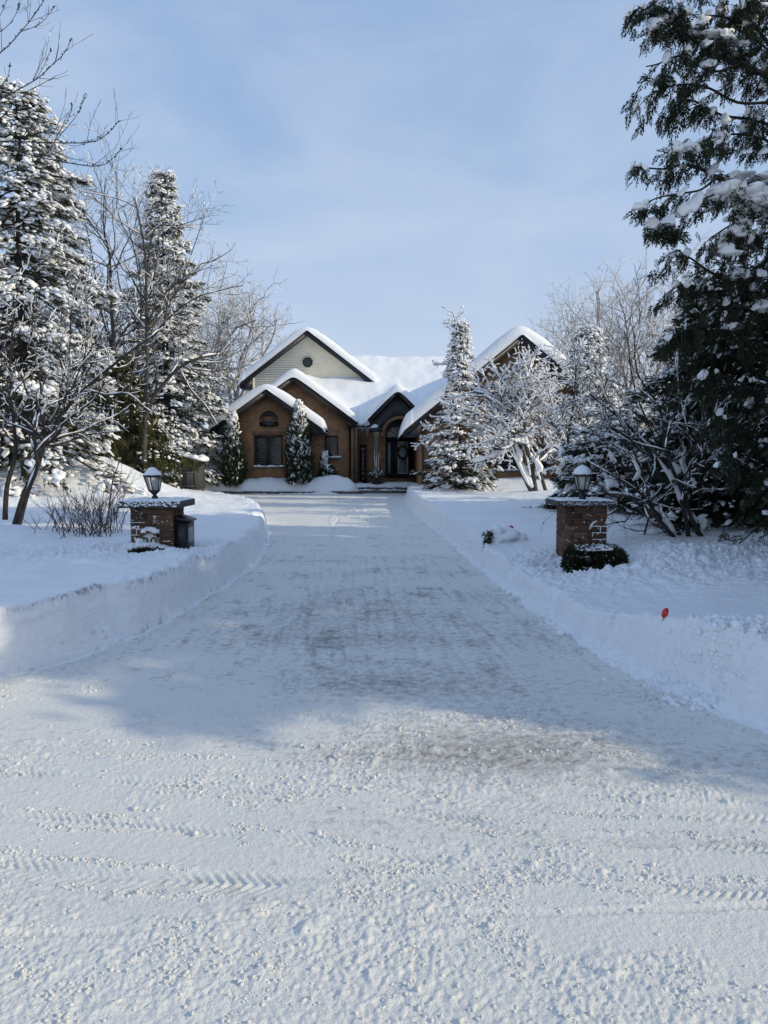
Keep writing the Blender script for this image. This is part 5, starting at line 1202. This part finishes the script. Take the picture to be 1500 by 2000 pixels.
# overhanging twigs, top left, from a maple beside the road
B = Bare(46, 3, (2.6, 4.5, 9), .28, .10, .07, .05, rmin=.0018, seg=.07, ang=(25, 55), snow_min=.004)
D0 = 7.2
hub = P(-190, 330, D0); tb = np.array([-5.6, 7.0, gz(-5.6, 7.0) - .1])
B.emit(crom([tb, tb + [.03, 0, 1.4], tb + [.12, .05, 2.8], np.array(hub) + [0, 0, .2], np.array(hub) + [-.1, .1, 1.4], np.array(hub) + [.1, 0, 2.8]], 3), np.linspace(.13, .04, 16), 0)
for pix, r0 in (([(-190, 330), (-80, 285), (0, 276), (60, 277), (130, 279), (185, 276), (215, 256), (233, 235)], .016), ([(-190, 300), (-80, 265), (50, 300), (140, 319), (195, 324), (222, 307), (237, 290)], .014),
                ([(-190, 260), (-60, 230), (0, 194), (70, 155), (100, 128), (125, 104), (141, 74)], .014), ([(-200, 220), (-80, 150), (0, 103), (40, 62), (70, 25), (95, -15)], .014),
                ([(40, 62), (80, 45), (108, 10)], .005), ([(-100, 130), (-20, 75), (20, 45), (40, 5)], .008), ([(-60, 210), (0, 168), (15, 150), (20, 122)], .007),
                ([(105, 279), (130, 250), (150, 225), (160, 205), (165, 184)], .006), ([(108, 268), (125, 245), (138, 220), (140, 200)], .004), ([(120, 279), (150, 285), (190, 270), (200, 268)], .004), ([(70, 155), (85, 130), (100, 95)], .005), ([(-40, 60), (0, 30), (15, -10)], .006)):
    B.limb(pix, D0, r0 * .62, .0022, 1, .9, .35, True)
    bp = crom([P(a, b, D0) for a, b in pix], 3)
    for _ in range(int(len(bp) * 1.6)):
        f = len(bp) * (.45 + .55 * B.r.random()) - 1; k_ = min(int(f), len(bp) - 2); pb = bp[k_] + (bp[k_ + 1] - bp[k_]) * (f - k_) + np.array([B.r.gauss(0, .006) for _ in range(3)]); B.bark.tube([pb, pb + [0.003, 0, .007], pb + [.004, 0, .014]], [.003, .0055, .001], 5)
B.done('roadside_maple', 'bare budding maple twigs reaching in at the top left corner', 'bare tree', (-5.6, 7.0, .4), None, BARK)

# ================================================================== TREES, RIGHT
conifer('twin_tip_spruce', 'snow plastered evergreen with a forked tip in front of the right wing', X(897, 29), 29.0, Z(640, 29) - .15, 1.05, 51, 165, .05, 1.2, .55, .30, 9, .60, .125, CEDAR, NT, None, irregular=.5, lean=(-.02, 0), flat=.55, snow_low=.45)
# forked tips and wide lower boughs
B = Bare(52, 2, (8, 9, 9), .3, .16, .02, .9, 1.1, rmin=.006, seg=.12, snow_min=.024)
for pix in ([(893, 720), (895, 670), (889, 630), (884, 608)], [(905, 700), (908, 660), (905, 622)], [(893, 700), (870, 712), (848, 711)], [(888, 800), (850, 830), (828, 835)], [(885, 840), (840, 855), (812, 875)]):
    B.limb(pix, 29, .03, .008, 0, .45 if pix[-1][1] < 700 else 1.3)
B.done('evergreen_bough', 'snowy forked tips and low boughs of the evergreen by the porch', 'branches', (X(893, 29), 29, 3), None, BARK)

B = Bare(53, 4, (4.5, 6, 8, 10), .40, .26, .04, .88, 1.15, rmin=.0045, seg=.12, snow_min=.013, ang=(30, 75))
D0 = 24.0
for pix, r0, r1, l in (([(1040, 962), (1012, 905), (1001, 870), (1000, 830), (990, 800), (960, 775), (925, 765)], .09, .03, 0), ([(1046, 962), (1036, 905), (1025, 860), (1016, 800), (1006, 775), (1028, 742), (1042, 700)], .09, .02, 0),
                       ([(1066, 960), (1052, 905), (1060, 860), (1075, 800), (1085, 760)], .06, .02, 0), ([(1002, 880), (965, 895), (925, 905)], .05, .02, 1), ([(1000, 830), (950, 815), (905, 800), (880, 790)], .04, .01, 1),
                       ([(1006, 775), (975, 740), (955, 700)], .03, .01, 1), ([(1016, 800), (1050, 790), (1090, 750)], .03, .01, 1), ([(1028, 742), (1010, 710), (1008, 690)], .025, .01, 1), ([(990, 800), (960, 840), (930, 850)], .03, .01, 1)):
    B.limb(pix, D0, r0, r1, l, 1.25)
def coat(B, pix, D, r, off=(-.075, -.045, .03)):
    pts = crom([P(a, b, D) for a, b in pix], 4) + np.array(off); k = len(pts)
    B.snow.tube(pts, [r * (.55 + .5 * B.r.random()) * math.sin(math.pi * (.08 + .84 * i / (k - 1))) ** .4 for i in range(k)], 8)
for pix, r_ in (([(1000, 845), (1008, 885), (1024, 920), (1038, 950)], .065), ([(1022, 830), (1026, 865), (1035, 900), (1040, 930)], .04), ([(1010, 868), (1020, 890), (1018, 905)], .11), ([(1058, 880), (1052, 910), (1060, 940)], .05),
                ([(926, 900), (960, 892), (1000, 880)], .07), ([(905, 798), (945, 812), (990, 828)], .055), ([(1006, 778), (1024, 745), (1038, 712)], .06), ([(992, 800), (975, 785), (950, 772)], .05), ([(882, 795), (878, 815), (892, 828), (915, 815)], .05), ([(925, 905), (920, 890), (924, 870)], .05), ([(1045, 895), (1060, 915), (1052, 925)], .10)):
    coat(B, pix, D0, r_)
B.done('crabapple_tree', 'small crooked tree thickly coated in snow before the right wing windows', 'small tree', (P(1045, 960, D0)[0], D0, .4), 'snow coated small trees right of the driveway', BARKG)
B = Bare(54, 4, (4.5, 6, 8, 10), .40, .26, .04, .75, 1.0, rmin=.004, seg=.12, snow_min=.010, ang=(30, 75))
D0 = 20.5
for pix, r0, r1, l in (([(1092, 972), (1098, 930), (1110, 885), (1135, 850), (1170, 800), (1185, 740)], .075, .02, 0), ([(1098, 935), (1120, 880), (1160, 860), (1200, 830)], .05, .015, 1), ([(1105, 900), (1110, 850), (1120, 790), (1125, 720), (1120, 680)], .045, .012, 0),
                       ([(1110, 885), (1090, 850), (1080, 800), (1070, 760)], .035, .01, 1), ([(1120, 790), (1150, 750), (1160, 700)], .03, .01, 1)):
    B.limb(pix, D0, r0, r1, l, 1.25)
B.done('crabapple_tree', 'leaning snow plastered tree just left of the right lantern', 'small tree', (P(1092, 972, D0)[0], D0, .4), 'snow coated small trees right of the driveway', BARKG)
conifer('snowy_spruce', 'pale snowy spruce rising behind the right end of the roof', X(1145, 31), 31.0, Z(655, 31) - .1, 1.7, 55, 170, .05, .8, .3, .32, 9, .68, .14, group='snowy evergreens right of the wing', irregular=.3)
conifer('snowy_spruce', 'dark wide evergreen behind the right lantern and brick pillar', X(1215, 17), 17.0, 2.3, 1.7, 56, 140, .03, .5, .25, .3, 9, .42, .13, CEDAR, ST, 'snowy evergreens right of the wing', irregular=.25)
conifer('snowy_spruce', 'dark evergreen mass under the crooked snow coated tree', X(905, 26.5), 27.2, 1.75, 1.3, 57, 90, .02, .4, .2, .28, 8, .38, .12, CEDAR, ST + NT, 'snowy evergreens right of the wing', irregular=.3)

# multi-stemmed dark tree on the right
B = Bare(58, 4, (4.2, 5.5, 9, 9), .40, .24, .04, .34, .8, skip=.35, rmin=.0026, seg=.15, snow_min=.006, ang=(25, 62))
D0 = 10.4
for pix, r0, r1, l in (([(1324, 1062), (1300, 1030), (1276, 1005), (1258, 985), (1235, 972), (1195, 965), (1150, 968)], .036, .007, 0), ([(1326, 1062), (1295, 1015), (1268, 985), (1262, 940), (1245, 900), (1225, 850)], .032, .008, 0),
                       ([(1346, 1064), (1338, 1005), (1315, 930), (1290, 895), (1245, 850), (1190, 800), (1150, 770)], .036, .006, 0), ([(1346, 1064), (1300, 1015), (1270, 980), (1225, 945), (1180, 920), (1130, 890)], .030, .006, 0),
                       ([(1376, 1058), (1352, 1015), (1332, 960), (1300, 880), (1290, 800), (1245, 730), (1240, 650)], .034, .006, 0), ([(1374, 1055), (1366, 990), (1375, 940), (1405, 895), (1445, 860), (1500, 810)], .024, .005, 0),
                       ([(1366, 990), (1370, 900), (1398, 800), (1420, 700)], .016, .004, 1), ([(1376, 1058), (1352, 1025), (1345, 960), (1350, 880), (1330, 780), (1330, 700)], .020, .005, 0),
                       ([(1315, 930), (1280, 860), (1240, 760), (1225, 660)], .018, .004, 1), ([(1245, 850), (1200, 860), (1130, 840), (1090, 830)], .012, .004, 1), ([(1262, 940), (1230, 900), (1180, 860), (1120, 810)], .014, .004, 1),
                       ([(1290, 800), (1330, 700), (1340, 620)], .012, .004, 1), ([(1225, 850), (1180, 760), (1170, 680)], .010, .004, 1)):
    B.limb(pix, D0, r0, r1, l, 1.0, .3)
for pix, r_ in (([(1268, 975), (1290, 1000), (1312, 1030), (1322, 1052)], .035), ([(1290, 895), (1312, 930), (1330, 975), (1342, 1010)], .045), ([(1310, 905), (1330, 925)], .05), ([(1348, 1005), (1362, 1018), (1378, 1010), (1374, 1035)], .055), ([(1236, 890), (1246, 905), (1250, 925), (1240, 935)], .045), ([(1276, 960), (1282, 985), (1286, 1005)], .035),
                ([(1350, 935), (1358, 945), (1352, 955)], .035), ([(1180, 925), (1195, 940), (1210, 950)], .03), ([(1340, 880), (1332, 905), (1345, 935)], .03), ([(1205, 905), (1190, 880)], .03), ([(1275, 885), (1300, 890)], .03), ([(1190, 962), (1235, 968), (1262, 984)], .018)):
    coat(B, pix, D0, r_, (-.02, -.03, .015))
    coat(B, [(a + B.r.uniform(-5, 5), b + B.r.uniform(-4, 4)) for a, b in pix[::-1]], D0 + .03, r_ * .8, (-.01, -.01, .01))
B.done('multistem_tree', 'many stemmed dark bare tree fanning out right of the right pillar', 'bare tree', (P(1345, 1062, D0)[0], D0, .4), None, BARK)

# far bare trees on the right
for k, (px_, D_, py_, r0, nl, sp__, lab, sd_) in enumerate(((1215, 45, 520, .18, 7, .6, 'tall bare tree behind the right wing, left of the pair on the skyline', 61), (1325, 43, 530, .18, 7, .6, 'tall bare tree on the right skyline, closest to the dark cedars', 62),
                                                 (1120, 47, 572, .10, 4, .28, 'thin bare treetop showing just right of the wing roof', 63), (1070, 50, 598, .12, 5, .5, 'small bare treetop poking above the wing roof slope', 64), (1275, 52, 620, .12, 5, .5, 'bare tree in the middle of the right skyline', 65), (1400, 38, 600, .15, 5, .5, 'bare tree mostly hidden behind the right cedars', 66))):
    B = Bare(sd_, 4, (.9, 1.6, 2.4, 3), .50, .17, .05, .50, rmin=.006, seg=.45, ang=(28, 62), snow_min=.007)
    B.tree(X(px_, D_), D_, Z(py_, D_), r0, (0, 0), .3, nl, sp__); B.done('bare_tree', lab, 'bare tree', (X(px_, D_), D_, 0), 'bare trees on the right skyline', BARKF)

# dark cedars at the right edge
conifer('dark_cedar', 'dark dense cedar hugging the right edge beside the many stemmed tree', 5.45, 11.6, 3.9, 1.35, 71, 240, .02, .5, .3, .34, 12, .16, .09, CEDAR, ST, 'dark cedars along the right edge', 'cedar', irregular=.2, tipup=0, inner=.1)
conifer('dark_cedar', 'dark cedar in the row behind the many stemmed tree', 6.2, 14.6, 4.5, 1.4, 72, 210, .02, .5, .3, .36, 11, .16, .10, CEDAR, ST, 'dark cedars along the right edge', 'cedar', irregular=.2, inner=.1)
conifer('dark_cedar', 'furthest dark cedar of the right hand row', 6.5, 18.2, 2.9, 1.6, 73, 170, .02, .5, .3, .38, 10, .30, .11, CEDAR, ST, 'dark cedars along the right edge', 'cedar', irregular=.25, inner=.1)
# big cedar whose boughs hang into the frame at the top right
big = thing('overhanging_cedar', 'big cedar whose drooping snowy boughs hang in at the top right', 'cedar', (5.3, 8.0, .4), None)
tr = MB(); fo = MB(); sn = MB(); rs = np.random.RandomState(77); rr = random.Random(77)
tr.tube([(5.3, 8.0, .2), (5.32, 8.0, 3), (5.25, 7.9, 6), (5.3, 7.9, 9), (5.3, 7.9, 11.5)], [.24, .2, .15, .09, .02], 10)
P0, Dd, Ss, SP_, SD_, SS_ = [], [], [], [], [], []
def bough(pix, D0, D1, r0, hang=1.0, dens=1.0, snow=.4, root=True):
    n = len(pix); pts = [P(a, b, D0 + (D1 - D0) * k / (n - 1)) for k, (a, b) in enumerate(pix)]
    if root: pts = [(5.28, 7.95, pts[0][2] + .3)] + pts
    pts = crom(pts, 4); tr.tube(pts, np.linspace(r0, .005, len(pts)), 6); Ls = np.linalg.norm(np.diff(pts, axis=0), axis=1).sum()
    for j in range(int(Ls * 7.2 * dens)):
        t = .12 + .88 * rr.random(); f = t * (len(pts) - 1); i = min(int(f), len(pts) - 2); p = pts[i] * (1 - f + i) + pts[i + 1] * (f - i); d = pts[i + 1] - pts[i]; d /= np.linalg.norm(d)
        sd_ = np.cross(d, [0, 0, 1]); sd_ /= np.linalg.norm(sd_) + 1e-6; s = rr.choice((-1, 1)); l = rr.uniform(.22, .62) * hang * (1.1 - .5 * t)
        q = [p]; dd = d * .8 + sd_ * s * rr.uniform(.2, 1) + np.array([0, 0, rr.uniform(-.2, .35)])
        for k in range(4): dd = dd + np.array([0, 0, -.38]); dd /= np.linalg.norm(dd); q.append(q[-1] + dd * l / 4)
        q = np.array(q); tr.tube(q, np.linspace(.006, .002, 5), 3)
        m = max(3, int(l * 26)); u_ = rs.rand(m) ** .8; pp = np.stack([np.interp(u_ * 4, range(5), q[:, c]) for c in range(3)], -1) + rs.randn(m, 3) * .018
        P0.append(pp); Dd.append(np.tile(dd, (m, 1)) * .8 + rs.randn(m, 3) * .45 + [0, 0, -.45]); Ss.append(.07 + .07 * rs.rand(m))
        if rr.random() < snow: 
            k = rr.randint(1, 3); pz = q[k]; SP_.append(pz + [0, 0, .03]); SD_.append(dd); SS_.append(rr.uniform(.022, .055))
for b in (
    ([(1560, 190), (1500, 150), (1445, 125), (1395, 105), (1350, 75), (1322, 45), (1300, 12)], 7.6, 6.9, .035, 1.0, 1.1),
    ([(1560, 130), (1480, 60), (1420, 35), (1375, 30)], 7.8, 7.2, .03), ([(1560, 60), (1500, 10), (1440, -20), (1400, -40)], 7.8, 7.0, .03), ([(1450, -60), (1380, -50), (1300, -20), (1262, 18), (1246, 12)], 7.4, 6.8, .02, .6, .9),
    ([(1445, 125), (1390, 140), (1330, 110), (1285, 125), (1262, 130)], 7.3, 6.9, .012, 1.1, 1.3, .4, False), ([(1500, 200), (1440, 200), (1380, 170), (1330, 165), (1290, 175)], 7.5, 7.0, .015, 1.0, 1.2, .4, False), ([(1560, 260), (1480, 235), (1410, 225), (1350, 195), (1320, 210)], 7.8, 7.1, .02, .9, 1.2),
    ([(1560, 300), (1490, 270), (1430, 262), (1390, 280)], 7.8, 7.3, .02, .8, 1.1), ([(1575, 180), (1530, 120), (1490, 90), (1450, 60)], 7.9, 7.4, .02, 1, 1.6), ([(1560, 20), (1520, -10), (1470, 0), (1440, 20)], 7.9, 7.3, .02, 1, 1.6),
    ([(1560, 400), (1500, 375), (1455, 362), (1405, 348), (1365, 328), (1330, 322), (1300, 330), (1238, 326)], 7.8, 6.9, .035, .62, 1.1), ([(1400, 345), (1370, 370), (1330, 378), (1280, 388), (1228, 415)], 7.1, 6.8, .012, .55, 1.3, .5, False),
    ([(1395, 380), (1350, 400), (1310, 430), (1270, 458)], 7.1, 6.8, .010, .6, 1.4, .5, False), ([(1560, 560), (1490, 556), (1430, 550), (1385, 530), (1350, 505), (1320, 488)], 8.0, 7.3, .028, .8, 1.3), ([(1500, 420), (1450, 430), (1410, 450), (1385, 470)], 7.6, 7.2, .014, .9, 1.2, .3, False),
    ([(1560, 470), (1500, 455), (1450, 470), (1400, 500)], 7.8, 7.3, .02, .9, 1.5), ([(1560, 640), (1490, 610), (1420, 590), (1360, 560), (1330, 555)], 8.2, 7.6, .025, 1.1, 1.8, .25), ([(1570, 520), (1520, 500), (1480, 520), (1440, 545)], 8.0, 7.7, .02, 1.1, 1.6),
    ([(1560, 700), (1480, 680), (1420, 660), (1360, 640), (1330, 650)], 8.6, 8.0, .025, 1.2, 2.0, .25), ([(1570, 800), (1490, 770), (1430, 740), (1370, 720)], 8.8, 8.2, .025, 1.2, 2.0, .25), ([(1580, 900), (1500, 870), (1440, 830), (1400, 810)], 9.0, 8.6, .025, 1.2, 2.0, .2), ([(1590, 980), (1520, 960), (1470, 920), (1430, 890)], 9.0, 8.6, .02, 1.2, 2.2, .2)):
    bough(*b)
# rest of the crown, out to the right of the frame
rr2 = random.Random(5)
for k in range(64):
    z_ = 1.0 + 10 * k / 64; a = k * 2.4; Lb = 2.2 * (1 - (z_ / 12.5)) ** .6 * rr2.uniform(.7, 1.1)
    if math.cos(a) < -.1: Lb *= .42 if z_ > 3.2 else .75
    o = np.array([math.cos(a), math.sin(a) * .9, 0]); base = np.array([5.3, 8.0, z_]); q = np.array([base + o * Lb * s + np.array([0, 0, .35 * Lb * s - .75 * Lb * s * s]) for s in np.linspace(0, 1, 5)]); tr.tube(q, np.linspace(.03, .008, 5), 4)
    m = 80 if z_ < 3.0 else 26; u_ = .15 + .85 * rs.rand(m); pp = np.stack([np.interp(u_ * 4, range(5), q[:, c]) for c in range(3)], -1) + rs.randn(m, 3) * [.22, .22, .12] ; P0.append(pp); Dd.append(np.tile(o, (m, 1)) * .6 + rs.randn(m, 3) * .4 + [0, 0, -.7]); Ss.append(.10 + .09 * rs.rand(m))
    for j in range(3): t = rs.rand() * 4; SP_.append(np.array([np.interp(t, range(5), q[:, c]) for c in range(3)]) + rs.randn(3) * .15 + [0, 0, .05]); SD_.append(o); SS_.append(.025 + .05 * rs.rand())
P0, Dd, Ss = map(np.concatenate, (P0, Dd, Ss)); scatter(fo, ST, P0, Dd, Ss, rs, 1.2)
snow_blobs(sn, np.array(SP_), np.array(SD_), np.array(SS_), rs, .8, BL, 1.3)
# big pillows of snow on the boughs
for a, b, D_, sx_, sz_, tl in ((1280, 52, 6.9, .085, .075, 0), (1325, 35, 7.0, .07, .07, 0), (1340, 60, 7.1, .10, .05, .3), (1365, 72, 7.2, .13, .06, .3), (1392, 85, 7.3, .14, .08, .3), (1425, 105, 7.4, .12, .05, .2), (1290, 155, 7.0, .06, .06, 0), (1480, 18, 7.5, .09, .12, 0),
                               (1395, 375, 7.15, .14, .10, .1), (1425, 380, 7.2, .20, .13, -.1), (1465, 392, 7.3, .22, .13, -.2), (1495, 405, 7.4, .20, .11, -.3), (1450, 352, 7.6, .14, .06, -.1), (1490, 356, 7.6, .18, .07, -.1), (1440, 430, 7.4, .12, .12, 0), (1440, 465, 7.4, .14, .10, .3), (1415, 495, 7.4, .15, .08, .5), (1430, 535, 7.5, .12, .06, 0),
                               (1322, 295, 6.95, .09, .05, .3), (1345, 290, 7.0, .09, .07, .3), (1365, 285, 7.1, .07, .06, 0), (1255, 405, 6.8, .07, .05, .3), (1290, 440, 6.85, .10, .05, .3), (1310, 455, 6.9, .08, .04, 0), (1500, 600, 7.8, .12, .08, 0), (1425, 640, 8, .08, .05, 0), (1290, 12, 6.9, .06, .05, 0)):
    p = np.array(P(a, b, D_)); 
    for j in range(5): pillow(sn, p + rs.randn(3) * [sx_ * .4, .05, sz_ * .35], sx_ * rr.uniform(.4, .7), sx_ * .6, sz_ * rr.uniform(.45, .8), tl, rr.randint(0, 5))
    m = 26; q = p + rs.randn(m, 3) * [sx_ * .8, .06, sz_ * .5] + [0, -.03, -sz_ * .6]; scatter(fo, ST, q, rs.randn(m, 3) * .5 + [0, -.2, -.8], .07 + .07 * rs.rand(m), rs, 1.5)
tr.build('trunk', BARK, big, True); fo.build('crown', CEDAR, big); sn.build('snow', TSNOW, big, True)
# roadside cedars just outside the frame on the right; they shade the drive
for k, (x_, y_, H_, R_, lab) in enumerate(((8.6, 4.05, 10.0, 2.0, 'roadside cedar nearest the street on the right'), (8.8, 7.2, 8.0, 1.9, 'second roadside cedar in from the street'), (9.2, 10.4, 8.5, 2.2, 'roadside cedar furthest from the street'))):
    conifer('roadside_cedar', lab, x_, y_, H_, R_, 81 + k, 300, .03, .32, .3, .55, 10, .2, .12, CEDAR, ST, 'cedars beyond the right edge', 'cedar', inner=.05, irregular=.15)
boxy('cedar_hedge', 'clipped cedar hedge at the street corner beyond the right edge', 4.8, 7.0, 3.10, 5.6, .1, 2.6, 12000, 91, True, CEDAR, None, .16)
print('BARE', 'verts total', sum(len(o.data.vertices) for o in bpy.data.objects if o.type == 'MESH'))
for o in bpy.data.objects:
    if '_o' in o: del o['_o']
